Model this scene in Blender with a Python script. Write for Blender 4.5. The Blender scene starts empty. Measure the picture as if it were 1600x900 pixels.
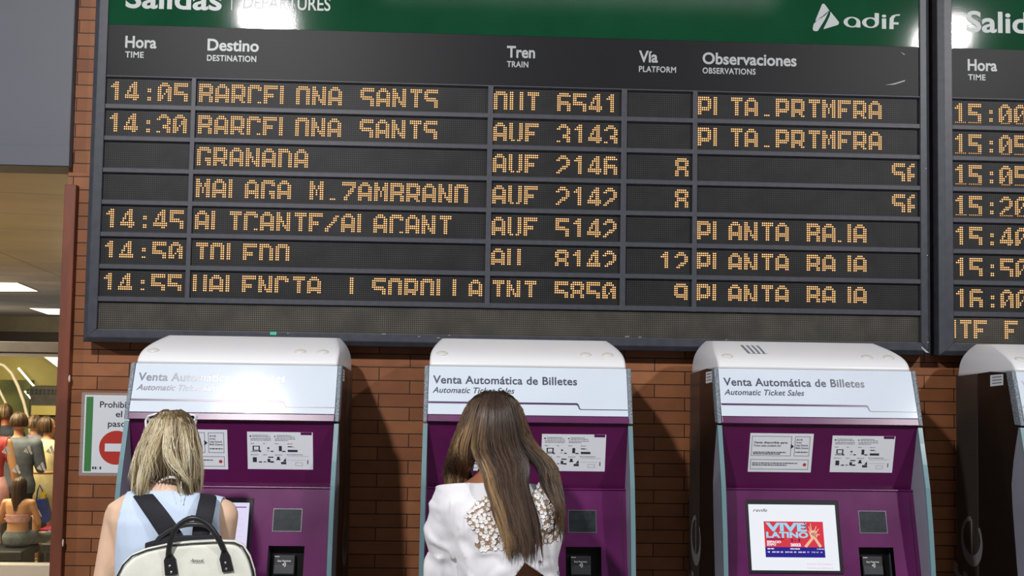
import bpy, bmesh, math, random
from math import sin, cos, tan, pi, sqrt, atan2, radians as rad
from mathutils import Vector as V, Matrix, noise
from mathutils.bvhtree import BVHTree
random.seed(7)
S = bpy.context.scene
COL = S.collection

# ------------------------------------------------------------------ camera
F = 1650.0                                    # focal length in pixels of a 1600x900 frame
CAM = V((0, 0, 1.8))
YAW, PITCH, ROLL = rad(2.34), rad(3.14), rad(0.92)
fw = V((sin(YAW)*cos(PITCH), cos(YAW)*cos(PITCH), sin(PITCH)))
rt0 = V((cos(YAW), -sin(YAW), 0)); up0 = rt0.cross(fw)
RT = rt0*cos(ROLL) + up0*sin(ROLL); UP = up0*cos(ROLL) - rt0*sin(ROLL)
cam = bpy.data.objects.new('camera', bpy.data.cameras.new('camera'))
COL.objects.link(cam); S.camera = cam
cam.data.sensor_width = 36; cam.data.lens = F/1600*36
cam.data.clip_start = 0.05; cam.data.clip_end = 200
m3 = Matrix((RT, UP, -fw)).transposed()
cam.matrix_world = Matrix.Translation(CAM) @ m3.to_4x4()

# ------------------------------------------------------------------ light
S.view_settings.view_transform = 'Standard'; S.view_settings.look = 'None'
S.view_settings.exposure = 0.0; S.view_settings.gamma = 1.0
S.view_settings.use_curve_mapping = False
W = bpy.data.worlds.new('world'); S.world = W; W.use_nodes = True
W.node_tree.nodes['Background'].inputs[0].default_value = (0.86, 0.90, 1.0, 1)
W.node_tree.nodes['Background'].inputs[1].default_value = 0.10

def lamp(name, loc, power, size, color=(1, .985, .97), kind='AREA', rot=(0, 0, 0), size_y=None):
    l = bpy.data.lights.new(name, kind); l.energy = power; l.color = color
    if kind == 'AREA':
        l.shape = 'DISK'; l.size = size
        if size_y: l.shape = 'RECTANGLE'; l.size_y = size_y
    else: l.shadow_soft_size = size
    o = bpy.data.objects.new(name, l); COL.objects.link(o); o.location = loc; o.rotation_euler = rot
    return o
KEY = 215
lamp('hall_downlight', (-1.70, -0.25, 4.45), KEY, .24, rot=(rad(32), 0, 0))
lamp('hall_downlight', (3.95, -0.25, 4.45), KEY*.85, .24, rot=(rad(32), 0, 0))
lamp('hall_downlight', (-7.4, -0.25, 4.45), KEY, .24, rot=(rad(32), 0, 0))
lamp('hall_fill', (0.8, 0.9, 4.55), 22, 3.0, size_y=1.0, rot=(rad(12), 0, 0))  # weak fill lamp added out of view above the hall
lamp('passage_fill', (-4.6, 7.2, 2.6), 70, 1.6, color=(1, .95, .86), size_y=3.0)  # added area lamp that brightens the passage, without a fitting
lamp('lower_hall_fill', (-6.2, 12.2, 2.3), 330, 2.6, color=(1, .88, .60), size_y=2.0)  # added warm area lamp that brightens the lower hall

# ------------------------------------------------------------------ helpers
def ray(px, py): return fw + RT*((px-800)/F) - UP*((py-450)/F)
def at(px, py, Y):
    d = ray(px, py); return CAM + d*(Y/d.y)
def lin(c):
    return tuple((x/255/12.92 if x/255 <= .04045 else ((x/255+.055)/1.055)**2.4) for x in c) + (1,)

def mat(name, c, rough=.5, metal=0, spec=.5, var=0, vscale=8, bump=0, bscale=200, coat=0, emit=None, estr=0, trans=0, alpha=1, stretch=None, rvar=0):
    m = bpy.data.materials.new(name); m.use_nodes = True
    nt = m.node_tree; b = nt.nodes['Principled BSDF']; L = nt.links.new
    b.inputs['Base Color'].default_value = lin(c); b.inputs['Roughness'].default_value = rough
    b.inputs['Metallic'].default_value = metal; b.inputs['Specular IOR Level'].default_value = spec
    b.inputs['Coat Weight'].default_value = coat; b.inputs['Coat Roughness'].default_value = .08
    b.inputs['Transmission Weight'].default_value = trans; b.inputs['Alpha'].default_value = alpha
    if emit: b.inputs['Emission Color'].default_value = lin(emit); b.inputs['Emission Strength'].default_value = estr
    tc = nt.nodes.new('ShaderNodeTexCoord'); src = tc.outputs['Object']
    if stretch:
        mp = nt.nodes.new('ShaderNodeMapping'); mp.inputs['Scale'].default_value = stretch
        L(src, mp.inputs['Vector']); src = mp.outputs[0]
    if var:
        n = nt.nodes.new('ShaderNodeTexNoise'); n.inputs['Scale'].default_value = vscale; n.inputs['Detail'].default_value = 5
        L(src, n.inputs['Vector'])
        r = nt.nodes.new('ShaderNodeValToRGB'); e = r.color_ramp.elements
        e[0].position = .3; e[1].position = .7
        e[0].color = lin([max(0, x*(1-var)) for x in c]); e[1].color = lin([min(255, x*(1+var)) for x in c])
        L(n.outputs['Fac'], r.inputs[0]); L(r.outputs[0], b.inputs['Base Color'])
        if rvar:
            mr = nt.nodes.new('ShaderNodeMapRange'); mr.inputs[3].default_value = rough-rvar; mr.inputs[4].default_value = rough+rvar
            L(n.outputs['Fac'], mr.inputs[0]); L(mr.outputs[0], b.inputs['Roughness'])
    if bump:
        n = nt.nodes.new('ShaderNodeTexNoise'); n.inputs['Scale'].default_value = bscale; n.inputs['Detail'].default_value = 3
        L(src, n.inputs['Vector'])
        bp = nt.nodes.new('ShaderNodeBump'); bp.inputs['Strength'].default_value = bump; bp.inputs['Distance'].default_value = .002
        L(n.outputs['Fac'], bp.inputs['Height']); L(bp.outputs[0], b.inputs['Normal'])
    return m
def emat(name, c, s):
    m = bpy.data.materials.new(name); m.use_nodes = True; nt = m.node_tree; nt.nodes.clear()
    e = nt.nodes.new('ShaderNodeEmission'); e.inputs[0].default_value = lin(c); e.inputs[1].default_value = s
    o = nt.nodes.new('ShaderNodeOutputMaterial'); nt.links.new(e.outputs[0], o.inputs[0]); return m

class MB:
    def __init__(s): s.v = []; s.f = []; s.m = []; s.mi = 0
    def face(s, pts):
        i = len(s.v); s.v += [V(p) for p in pts]; s.f.append(list(range(i, i+len(pts)))); s.m.append(s.mi); return s
    def grid(s, rows, closed=False, caps=False):
        i0 = len(s.v); n = len(rows[0])
        for r in rows: s.v += [V(p) for p in r]
        for a in range(len(rows)-1):
            for b in range(n if closed else n-1):
                c = (b+1) % n
                s.f.append([i0+a*n+b, i0+a*n+c, i0+(a+1)*n+c, i0+(a+1)*n+b]); s.m.append(s.mi)
        if caps:
            s.f.append([i0+k for k in range(n)][::-1]); s.m.append(s.mi)
            s.f.append([i0+(len(rows)-1)*n+k for k in range(n)]); s.m.append(s.mi)
        return s
    def box(s, x0, x1, y0, y1, z0, z1):
        return s.grid([[(x0, y0, z0), (x1, y0, z0), (x1, y1, z0), (x0, y1, z0)], [(x0, y0, z1), (x1, y0, z1), (x1, y1, z1), (x0, y1, z1)]], True, True)
    def prism(s, prof, x0, x1):                    # prof: (y, z) outline, extruded along x
        return s.grid([[(x0, y, z) for y, z in prof], [(x1, y, z) for y, z in prof]], True, True)
    def slab(s, pts, n):                           # polygon thickened along vector n
        return s.grid([[V(p) for p in pts], [V(p)+V(n) for p in pts]], True, True)
    def tube(s, path, r, k=8, flat=None):
        path = [V(p) for p in path]; rows = []
        rr = r if isinstance(r, (list, tuple)) else [r]*len(path)
        ref = V((0, 0, 1))
        for i, p in enumerate(path):
            t = (path[min(i+1, len(path)-1)]-path[max(i-1, 0)]).normalized()
            if abs(t.dot(ref)) > .95: ref = V((1, 0, 0)) if abs(t.x) < .9 else V((0, 1, 0))
            a = t.cross(ref).normalized(); b = a.cross(t).normalized(); ref = b
            rows.append([p+a*(rr[i]*cos(2*pi*j/k))+b*(rr[i]*sin(2*pi*j/k)) for j in range(k)])
        return s.grid(rows, True, True)
    def ell(s, c, r, M=None, u=16, w=10):
        c = V(c); rows = []
        for i in range(w+1):
            t = pi*i/w; t = min(max(t, .02), pi-.02); row = []
            for j in range(u):
                a = 2*pi*j/u; p = V((r[0]*sin(t)*cos(a), r[1]*sin(t)*sin(a), -r[2]*cos(t)))
                row.append(c+(M @ p if M else p))
            rows.append(row)
        return s.grid(rows, True, True)
    def limb(s, pts):                              # pts: (point, radius); cones with ball joints
        for (p, r), (q, t) in zip(pts, pts[1:]):
            s.tube([p, q], [r, t], 14); s.ell(p, (r, r, r)); s.ell(q, (t, t, t))
        return s
    def text(s, txt, O, X, Y, w=None, h=None, bold=0, shear=0, lift=V((0, 0, 0)), sp=1.0):
        me, bx0, bx1, H = text_mesh(txt, bold, shear, sp)
        sy = h/H if h else w/(bx1-bx0); sx = w/(bx1-bx0) if w else sy
        O = V(O); X = V(X).normalized(); Y = V(Y).normalized(); i0 = len(s.v)
        for v in me.vertices: s.v.append(O+V(lift)+X*((v.co.x-bx0)*sx)+Y*(v.co.y*sy))
        for p in me.polygons: s.f.append([i0+k for k in p.vertices]); s.m.append(s.mi)
        return s
    def build(s, name, mats, parent=None, smooth=False, bevel=0, seg=2, loc=None, origin=None):
        off = V((0, 0, 0)); q = parent
        while q is not None: off += q.location; q = q.parent
        if parent is None and loc is not None: off = V(loc)
        poff = off.copy()
        if origin is not None: off = V(origin)
        me = bpy.data.meshes.new(name)
        me.from_pydata([v-off for v in s.v], [], s.f)
        for m in (mats if isinstance(mats, (list, tuple)) else [mats]): me.materials.append(m)
        me.polygons.foreach_set('material_index', s.m)
        me.validate(); me.update()
        bm = bmesh.new(); bm.from_mesh(me); bmesh.ops.recalc_face_normals(bm, faces=bm.faces); bm.to_mesh(me); bm.free()
        if smooth: me.polygons.foreach_set('use_smooth', [True]*len(me.polygons))
        o = bpy.data.objects.new(name, me); COL.objects.link(o); o.parent = parent
        if parent is None and loc is not None: o.location = loc
        if origin is not None: o.location = off-poff
        if bevel:
            b = o.modifiers.new('bevel', 'BEVEL'); b.width = bevel; b.segments = seg; b.limit_method = 'ANGLE'; b.angle_limit = rad(35)
        return o
_tc = {}
def text_mesh(txt, bold, shear, sp):
    k = (txt, bold, shear, sp)
    if k not in _tc:
        def mk(t):
            c = bpy.data.curves.new('lettering', 'FONT'); c.body = t; c.offset = bold; c.shear = shear; c.space_character = sp
            c.resolution_u = 4
            o = bpy.data.objects.new('lettering', c); COL.objects.link(o)
            dg = bpy.context.evaluated_depsgraph_get(); dg.update()
            me = bpy.data.meshes.new_from_object(o.evaluated_get(dg))
            bpy.data.objects.remove(o); return me
        me = mk(txt); xs = [v.co.x for v in me.vertices]
        H = max(v.co.y for v in mk('H').vertices)
        _tc[k] = (me, min(xs), max(xs), H)
    return _tc[k]
def tag(o, label=None, cat=None, group=None, kind=None):
    if label: o['label'] = label
    if cat: o['category'] = cat
    if group: o['group'] = group
    if kind: o['kind'] = kind
    return o
def empty(name, loc, label, cat, group=None):
    o = bpy.data.objects.new(name, None); COL.objects.link(o); o.location = loc; o.empty_display_size = .1
    bpy.context.view_layer.update()
    return tag(o, label, cat, group)
def copy_tree(o, parent=None):
    c = o.copy(); COL.objects.link(c); c.parent = parent
    for ch in list(o.children): copy_tree(ch, c)
    return c

# ------------------------------------------------------------------ materials
def brick_mat():
    m = bpy.data.materials.new('brick'); m.use_nodes = True; nt = m.node_tree; L = nt.links.new; b = nt.nodes['Principled BSDF']
    tc = nt.nodes.new('ShaderNodeTexCoord'); sx = nt.nodes.new('ShaderNodeSeparateXYZ'); cx = nt.nodes.new('ShaderNodeCombineXYZ')
    L(tc.outputs['Object'], sx.inputs[0])
    ax = nt.nodes.new('ShaderNodeMath'); ax.inputs[1].default_value = 0.3546+0.2479*40; L(sx.outputs[0], ax.inputs[0])
    az = nt.nodes.new('ShaderNodeMath'); az.inputs[1].default_value = -0.0039+.0532*2; L(sx.outputs[2], az.inputs[0])
    L(ax.outputs[0], cx.inputs[0]); L(az.outputs[0], cx.inputs[1])
    br = nt.nodes.new('ShaderNodeTexBrick'); L(cx.outputs[0], br.inputs['Vector'])
    br.inputs['Scale'].default_value = 1; br.inputs['Mortar Size'].default_value = .0019; br.inputs['Mortar Smooth'].default_value = .15
    br.inputs['Brick Width'].default_value = .2479; br.inputs['Row Height'].default_value = .0532; br.offset = .5
    br.inputs['Color1'].default_value = lin((150, 96, 61)); br.inputs['Color2'].default_value = lin((130, 79, 49))
    br.inputs['Mortar'].default_value = lin((44, 24, 18)); br.inputs['Bias'].default_value = 0
    n = nt.nodes.new('ShaderNodeTexNoise'); n.inputs['Scale'].default_value = 14; n.inputs['Detail'].default_value = 6; L(tc.outputs['Object'], n.inputs['Vector'])
    mx = nt.nodes.new('ShaderNodeMix'); mx.data_type = 'RGBA'; mx.blend_type = 'OVERLAY'; mx.inputs[0].default_value = .35
    L(br.outputs['Color'], mx.inputs[6]); L(n.outputs['Color'], mx.inputs[7]); 
    hs = nt.nodes.new('ShaderNodeRGBToBW'); L(n.outputs['Color'], hs.inputs[0]); L(hs.outputs[0], mx.inputs[7])
    L(mx.outputs[2], b.inputs['Base Color']); b.inputs['Roughness'].default_value = .55; b.inputs['Specular IOR Level'].default_value = .35
    bp = nt.nodes.new('ShaderNodeBump'); bp.invert = True; bp.inputs['Strength'].default_value = .8; bp.inputs['Distance'].default_value = .004
    L(br.outputs['Fac'], bp.inputs['Height']); L(bp.outputs[0], b.inputs['Normal'])
    return m
def led_panel_mat(name, c0, c1, p, q, r):
    """unlit LED panel: dark face with a regular grid of round lamps, pitch p by q"""
    m = bpy.data.materials.new(name); m.use_nodes = True; nt = m.node_tree; L = nt.links.new; b = nt.nodes['Principled BSDF']
    tc = nt.nodes.new('ShaderNodeTexCoord'); sx = nt.nodes.new('ShaderNodeSeparateXYZ'); L(tc.outputs['Object'], sx.inputs[0])
    def M(op, a, bv=None, c=None):
        n = nt.nodes.new('ShaderNodeMath'); n.operation = op
        for i, x in enumerate((a, bv, c)):
            if x is None: continue
            if isinstance(x, (int, float)): n.inputs[i].default_value = x
            else: L(x, n.inputs[i])
        return n.outputs[0]
    fx = M('SUBTRACT', M('FRACT', M('DIVIDE', M('ADD', sx.outputs[0], 50*p), p)), .5)
    fz = M('SUBTRACT', M('FRACT', M('DIVIDE', M('ADD', sx.outputs[2], 50*q), q)), .5)
    d = M('SQRT', M('ADD', M('MULTIPLY', fx, fx), M('MULTIPLY', fz, fz)))
    msk = M('LESS_THAN', d, r)
    n = nt.nodes.new('ShaderNodeTexNoise'); n.inputs['Scale'].default_value = 9; n.inputs['Detail'].default_value = 4; L(tc.outputs['Object'], n.inputs['Vector'])
    mr = nt.nodes.new('ShaderNodeMapRange'); mr.inputs[1].default_value = .35; mr.inputs[2].default_value = .65; mr.inputs[3].default_value = .25; mr.inputs[4].default_value = 1; L(n.outputs['Fac'], mr.inputs[0])
    mx = nt.nodes.new('ShaderNodeMix'); mx.data_type = 'RGBA'; L(M('MULTIPLY', msk, mr.outputs[0]), mx.inputs[0])
    mx.inputs[6].default_value = lin(c0); mx.inputs[7].default_value = lin(c1)
    L(mx.outputs[2], b.inputs['Base Color']); b.inputs['Roughness'].default_value = .5; b.inputs['Specular IOR Level'].default_value = .25
    return m
M_ = {}
def mk(k, *a, **kw): M_[k] = mat(k, *a, **kw)
M_['brick'] = brick_mat()
mk('frame', (60, 62, 71), .42, spec=.4, var=.08, vscale=30)
mk('bar', (64, 65, 74), .45, spec=.4, var=.06, vscale=40)
mk('header', (15, 15, 20), .45, spec=.22, var=.10, vscale=5, stretch=(1, 1, .5), bump=.02, bscale=300)
mk('green', (18, 68, 44), .06, spec=.3, var=.06, vscale=4, bump=.035, bscale=260)
mk('sign_letter', (172, 176, 178), .4)
M_['led'] = led_panel_mat('led', (22, 22, 24), (60, 60, 62), .00796, .00836, .30)
M_['ticker'] = led_panel_mat('ticker', (50, 48, 44), (98, 93, 84), .00796, .00836, .34)
M_['led_core'] = emat('led_core', (255, 218, 158), 1.5)
M_['led_rim'] = emat('led_rim', (240, 146, 52), .75)
mk('dark', (22, 22, 25), .5)
mk('sticker_green', (70, 190, 160), .5)
mk('scratch', (170, 170, 175), .6)
mk('post', (112, 60, 42), .45, var=.10, vscale=6, stretch=(3, 3, .6))
mk('lintel', (84, 87, 96), .5, var=.03, vscale=2)
mk('chip_white', (215, 205, 195), .5)
mk('floor', (120, 116, 110), .3, var=.08, vscale=3)
mk('paper', (214, 218, 226), .5, spec=.4)
mk('ink', (40, 42, 55), .5)
mk('ink_soft', (118, 122, 132), .5)
mk('sign_green', (58, 122, 66), .45)
mk('sign_red', (178, 46, 36), .45)
mk('tape', (200, 190, 190), .2, alpha=.28)
mk('plastic_white', (224, 225, 229), .32, spec=.5)
mk('plate', (206, 216, 229), .075, spec=.3, var=.015, vscale=4)
mk('purple', (86, 22, 78), .3, spec=.45, var=.10, vscale=6, rvar=.06)
mk('purple_dark', (80, 14, 68), .34, spec=.35, var=.06, vscale=5)
mk('purple_line', (62, 30, 80), .3)
mk('plate_ink', (62, 66, 86), .25, spec=.5)
mk('black_gloss', (24, 21, 20), .3, spec=.3)
mk('rear_grey', (56, 53, 51), .28, spec=.45)
mk('speckle', (96, 104, 112), .6, var=.55, vscale=260)
mk('wing', (128, 128, 142), .45, var=.05, vscale=4)
mk('wing_edge', (108, 138, 146), .2, spec=.6)
mk('bezel', (30, 31, 36), .3)
M_['screen_white'] = emat('screen_white', (238, 240, 248), 1.0)
M_['screen_lavender'] = emat('screen_lavender', (226, 218, 246), 1.0)
M_['scr_red'] = emat('scr_red', (214, 62, 74), 1.0)
M_['scr_blue'] = emat('scr_blue', (48, 42, 140), 1.0)
M_['scr_sky'] = emat('scr_sky', (160, 214, 238), 1.0)
M_['scr_purple'] = emat('scr_purple', (92, 24, 104), 1.0)
M_['scr_white'] = emat('scr_white', (246, 246, 250), 1.0)
M_['scr_ink'] = emat('scr_ink', (30, 28, 34), 1.0)
M_['scr_pink'] = emat('scr_pink', (214, 178, 206), 1.0)
M_['scr_line'] = emat('scr_line', (206, 200, 226), 1.0)
M_['scr_skin'] = emat('scr_skin', (238, 190, 160), 1.0)
M_['scr_skin2'] = emat('scr_skin2', (120, 50, 44), 1.0)
mk('reader_glass', (34, 40, 44), .3, var=.25, vscale=60)
mk('chrome', (190, 190, 198), .25, metal=1)
mk('bay', (70, 76, 84), .4)
mk('terminal', (30, 32, 36), .45)
mk('terminal_low', (48, 51, 56), .5)
mk('white_print', (214, 214, 216), .5)
mk('grey_logo', (128, 126, 128), .4)
# ------------------------------------------------------------------ setting
def structure(mb, name, m, label, cat, **kw):
    o = mb.build(name, m, **kw); return tag(o, label, cat, kind='structure')
structure(MB().box(-1.615, 7.5, 4.28, 4.53, 0, 4.7), 'wall_back', M_['brick'], 'red brown brick wall behind the departures boards and ticket machines', 'wall')  # wall, brick size, post and fascia scaled about the camera to a greater depth
structure(MB().box(-9, 7.5, -7, 4.53, -.1, 0), 'floor', M_['floor'], 'station hall floor in front of the ticket machines', 'floor')
structure(MB().box(-9, -1.600, 4.24, 4.44, 2.4835, 4.7), 'wall_left', M_['lintel'], 'plain grey metal fascia panel above the open passage at left', 'wall', bevel=.004)
structure(MB().box(-9, -1.598, 4.236, 4.24, 2.486, 2.566), 'trim_2', M_['lintel'], 'lower edge strip of the grey metal fascia panel', 'trim', bevel=.001)
p = MB(); p.box(-1.6165, -1.570, 4.245, 4.48, 0, 2.414)
post = structure(p, 'trim_1', M_['post'], 'tall brown painted steel post at the edge of the brick wall', 'trim', bevel=.004)
for px, py in ((114.3, 592), (102.7, 849)):
    c = at(px+1.2, py, 4.245); q = MB(); q.ell((-1.5695, 4.252, c.z), (.004, .006, .015)); o = q.build('bolt_cap', M_['chip_white'], post, smooth=True)

# ------------------------------------------------------------------ departures boards
GL = {
'A': '..xxx..|.xxxxx.|xx...xx|xx...xx|xx...xx|xxxxxxx|xxxxxxx|xx...xx|xx...xx|xx...xx',
'B': 'xxxxxx.|xxxxxxx|xx...xx|xx...xx|xxxxxxx|xxxxxx.|xx...xx|xx...xx|xx...xx|xxxxxxx',
'R': 'xxxxxx.|xxxxxxx|xx...xx|xx...xx|xx...xx|xxxxxxx|xxxxxx.|xx..xx.|xx...xx|xx...xx',
'C': '.xxxxx.|xxxxxxx|xx...xx|xx.....|xx.....|xx.....|xx.....|xx.....|xx...xx|xxxxxxx',
'E': 'xxxxxxx|xxxxxxx|xx.....|xx.....|xxxxx..|xxxxx..|xx.....|xx.....|xx.....|xxxxxxx',
'F': 'xxxxxxx|xxxxxxx|xx.....|xx.....|xxxxx..|xxxxx..|xx.....|xx.....|xx.....|xx.....',
'L': '|'.join(['xx.....']*9+['xxxxxxx']),
'O': '.xxxxx.|xxxxxxx|'+'|'.join(['xx...xx']*7)+'|xxxxxxx',
'D': 'xxxxx..|xxxxxx.|'+'|'.join(['xx...xx']*7)+'|xxxxxx.',
'N': 'xx...xx|xx...xx|xxx..xx|xxx..xx|xxxx.xx|xx.x.xx|xx.xxxx|xx..xxx|xx...xx|xx...xx',
'S': '.xxxxxx|xxxxxxx|xx.....|xx.....|xxxxxx.|.xxxxxx|.....xx|.....xx|.....xx|xxxxxxx',
'T': '.xxxxxx|.xxxxxx|'+'|'.join(['...xx..']*8),
'I': '.xxxxxx|.xxxxxx|'+'|'.join(['...xx..']*7)+'|.xxxxxx',
'G': '.xxxxx.|xxxxxxx|xx...xx|xx.....|xx.....|xx..xxx|xx..xxx|xx...xx|xx...xx|xxxxxxx',
'M': 'xx...xx|xx...xx|xxx.xxx|xxx.xxx|xx.x.xx|xx.x.xx|xx.x.xx|xx...xx|xx...xx|xx...xx',
'P': 'xxxxxx.|xxxxxxx|xx...xx|xx...xx|xx...xx|xxxxxxx|xxxxxx.|xx.....|xx.....|xx.....',
'Z': 'xxxxxxx|xxxxxxx|.....xx|....xx.|...xxx.|...xx..|..xx...|.xx....|.xx....|xxxxxxx',
'U': '|'.join(['xx...xx']*9)+'|xxxxxxx',
'V': '|'.join(['xx...xx']*8)+'|.xx.xx.|..xxx..',
'J': '|'.join(['.....xx']*8)+'|xx...xx|xxxxxxx',
'/': '.......|.....xx|....xx.|....xx.|...xx..|..xx...|.xx....|xx.....|xx.....|.......',
'.': '|'.join(['.......']*8)+'|..xxx..|..xxx..',
'1': '...xx..|..xxx..|.xxxx..|...xx..|...xx..|...xx..|...xx..|...xx..|...xx..|.xxxxxx',
'4': '....xx.|...xxx.|..xxxx.|..x.xx.|.xx.xx.|.x..xx.|xxxxxxx|xxxxxxx|....xx.|....xx.',
':': '.......|.......|.......|...xx..|...xx..|.......|.......|...xx..|...xx..|.......',
'0': '..xxx..|.xxxxx.|xx...xx|xx..xxx|xx..xxx|xx.x.xx|xxx..xx|xxx..xx|xx...xx|.xxxxx.',
'5': 'xxxxxxx|xxxxxxx|xx.....|xx.....|xxxxx..|xxxxxxx|.....xx|.....xx|.....xx|xxxxxxx',
'3': '..xxx..|.xxxxx.|xx...xx|.....xx|.....xx|...xxx.|...xxxx|.....xx|xx...xx|.xxxxx.',
'2': '..xxx..|.xxxxx.|xx...xx|.....xx|.....xx|...xxx.|..xxx..|.xx....|xx.....|xxxxxxx',
'6': '.xxxxx.|xxxxxxx|xx.....|xx.....|xxxxxx.|xxxxxxx|xx...xx|xx...xx|xx...xx|.xxxxx.',
'8': '.xxxxx.|xxxxxxx|xx...xx|xx...xx|.xxxxx.|.xxxxx.|xx...xx|xx...xx|xx...xx|.xxxxx.',
'9': '.xxxxx.|xxxxxxx|xx...xx|xx...xx|xx...xx|xxxxxxx|.xxxxxx|.....xx|.....xx|.xxxxx.',
' ': '|'.join(['.......']*10)}
PH, PV, RP, Z0 = .00796, .00836, .12665, 2.8168  # board numbers here and below: scaled about the camera to clear the machine caps
BX = {'time': (-1.4337, 40), 'dest': (-1.0805, 144), 'train': (0.0896, 64), 'plat': (0.6333, 32), 'obs': (0.9154, 112)}
EDGE = [(-1.4452, -1.1108), (-1.0931, 0.0627), (0.0836, 0.6009), (0.6228, 0.8903), (0.9091, 1.8204)]
def lit(mb, x0, z0, txt, ncol, nrow, start=0, thin=False):
    for i, ch in enumerate(txt):
        for r, row in enumerate(GL[ch].split('|')[:nrow]):
            for c, q in enumerate(row):
                k = start+i*8+c
                if q == 'x' and 0 <= k < ncol:
                    x, z = x0+k*PH, z0-r*PV
                    ro, ri = (.0035, .0025) if r < 9 else (.0026, .0014)
                    A = [(x+ro*cos(pi*j/3), 4.1918, z+ro*sin(pi*j/3)) for j in range(6)]
                    B = [(x+ri*cos(pi*j/3), 4.1900, z+ri*sin(pi*j/3)) for j in range(6)]
                    mb.mi = 0
                    for j in range(6): mb.face([A[j], A[(j+1) % 6], B[(j+1) % 6], B[j]])
                    mb.mi = 1; mb.face(B)
ZR = (2.8335, 2.728)
def board(dx, rows, ticker, label, logo=True, sal=None):
    root = empty('departures_board', (.19+dx, 4.18, 1.79), label, 'departures board', 'departures boards')
    X = lambda a: a+dx
    # frame rails with a chamfer running back to the wall
    xi0, xi1, xo0, xo1, zi, zo = X(-1.4452), X(1.8204), X(-1.5006), X(1.8643), 1.8397, 1.7895
    ZT, ZTO = 3.2891, 3.3414
    def rail(pin, pout, name):
        m = MB()
        a0, a1 = pin; b0, b1 = pout
        ch = .62
        def P(p, y): return (p[0], y, p[1])
        def mid(a, b): return (a[0]+(b[0]-a[0])*ch, a[1]+(b[1]-a[1])*ch)
        rows_ = []
        for a, b in ((a0, b0), (a1, b1)):
            rows_.append([P(a, 4.20), P(a, 4.176), P(mid(a, b), 4.176), P(b, 4.192), P(b, 4.279), P(mid(a, b), 4.279)])
        m.grid(rows_, True, True); return m.build(name, M_['frame'], root, bevel=.002)
    ci = [(xi0, zi), (xi1, zi), (xi1, ZT), (xi0, ZT)]; co = [(xo0, zo), (xo1, zo), (xo1, ZTO), (xo0, ZTO)]
    rl = [rail((ci[i], ci[(i+1) % 4]), (co[i], co[(i+1) % 4]), 'frame_rail') for i in range(4)]
    MB().box(xi0, xi1, 4.21, 4.272, zi, ZT).build('backing_case', M_['dark'], root)
    # header and green sign
    hd = MB().box(xi0, xi1, 4.184, 4.21, 2.8419, 3.0462).build('header_panel', M_['header'], root)
    gr = MB().box(xi0, xi1, 4.183, 4.21, 3.0462, ZT).build('green_sign_panel', M_['green'], root)
    def word(txt, px0, y0, px1, y1, h=None, bold=.01, par=hd, name='column_heading', sp=1.0, y=4.1835):
        a = at(px0, y0, 4.18); b = at(px1, y1, 4.18); m = MB()
        m.text(txt, (X(a.x), y, a.z), (1, 0, 0), (0, 0, 1), w=b.x-a.x, h=h, bold=bold, sp=sp)
        return m.build(name, M_['sign_letter'], par)
    H1, H2 = .0465, .0235
    word('Hora', 195, 73.5, 244, 74.5, H1, .024); word('TIME', 195, 89, 224, 89.5, H2, .022, sp=1.08)
    word('Destino', 323.7, 78, 404, 80, H1, .024); word('DESTINATION', 323, 94.3, 400, 96, H2, .022, sp=1.08)
    word('Tren', 792, 89, 836, 90, H1, .024); word('TRAIN', 792, 104, 825.5, 104.7, H2, .022, sp=1.08)
    word('Vía', 998.5, 96.3, 1028, 97, H1, .024); word('PLATFORM', 998.5, 111.6, 1056.5, 112.8, H2, .022, sp=1.08)
    word('Observaciones', 1098, 99, 1245, 102, H1, .024); word('OBSERVATIONS', 1098, 114, 1181, 116, H2, .022, sp=1.08)
    # big lettering on the green sign
    g = 4.1822
    a = at(195.5, 11, 4.18); b = at(346, 13, 4.18)
    MB().text('Salidas', (X(a.x), g, a.z), (1, 0, 0), (0, 0, 1), w=b.x-a.x, h=.0857, bold=.022).build('sign_lettering', M_['sign_letter'], gr)
    c = at(361.5, 15.5, 4.18); MB().box(X(c.x)-.002, X(c.x)+.002, g, g+.001, c.z, c.z+.105).build('divider_line', M_['sign_letter'], gr)
    a = at(379.5, 12.5, 4.18); b = at(516, 16.2, 4.18)
    MB().text('DEPARTURES', (X(a.x), g, a.z), (1, 0, 0), (0, 0, 1), w=b.x-a.x, h=.0523, bold=.012).build('sign_lettering', M_['sign_letter'], gr)
    # railway logo: triangle crossed by a track, then the word in round letters
    lg = MB(); O = at(1270, 48, 4.18); k = 1/391.
    def L2(u, v, w=0): return (X(O.x)+u*k, g-w*.0004, O.z+v*k)     # u right, v up in photo pixels
    def rnd(pts, r=2.4, n=4):
        out = []
        for i, p in enumerate(pts):
            p0, p1, p2 = V(pts[i-1]), V(p), V(pts[(i+1) % len(pts)])
            d0 = min(r, (p0-p1).length/2.1); d2 = min(r, (p2-p1).length/2.1)
            s_ = p1+(p0-p1).normalized()*d0; e_ = p1+(p2-p1).normalized()*d2
            for t in range(n+1):
                t /= n; out.append(s_*(1-t)**2+p1*2*t*(1-t)+e_*t*t)
        return [L2(q.x, q.y) for q in out]
    lg.face(rnd([(4.6, 17.5), (15.5, 44.5), (19, 44.5), (27.2, 33.4), (16, 23)], 2))
    lg.face([L2(*q) for q in ((4.3, 17), (16, 24), (26, 33.6), (27.5, 33.2), (19, 25), (10, 18.2), (4.8, 15.4))])
    lg.face(rnd([(0, 3), (1.5, 0), (7, -.5), (9, 1), (20.5, 20), (26, 32), (14, 22), (1.5, 11.5)], 2.5))
    lg.face(rnd([(17, 3), (41.5, 11), (43, 15), (28.4, 32.5), (28.5, 27), (24, 17)], 2))
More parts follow.
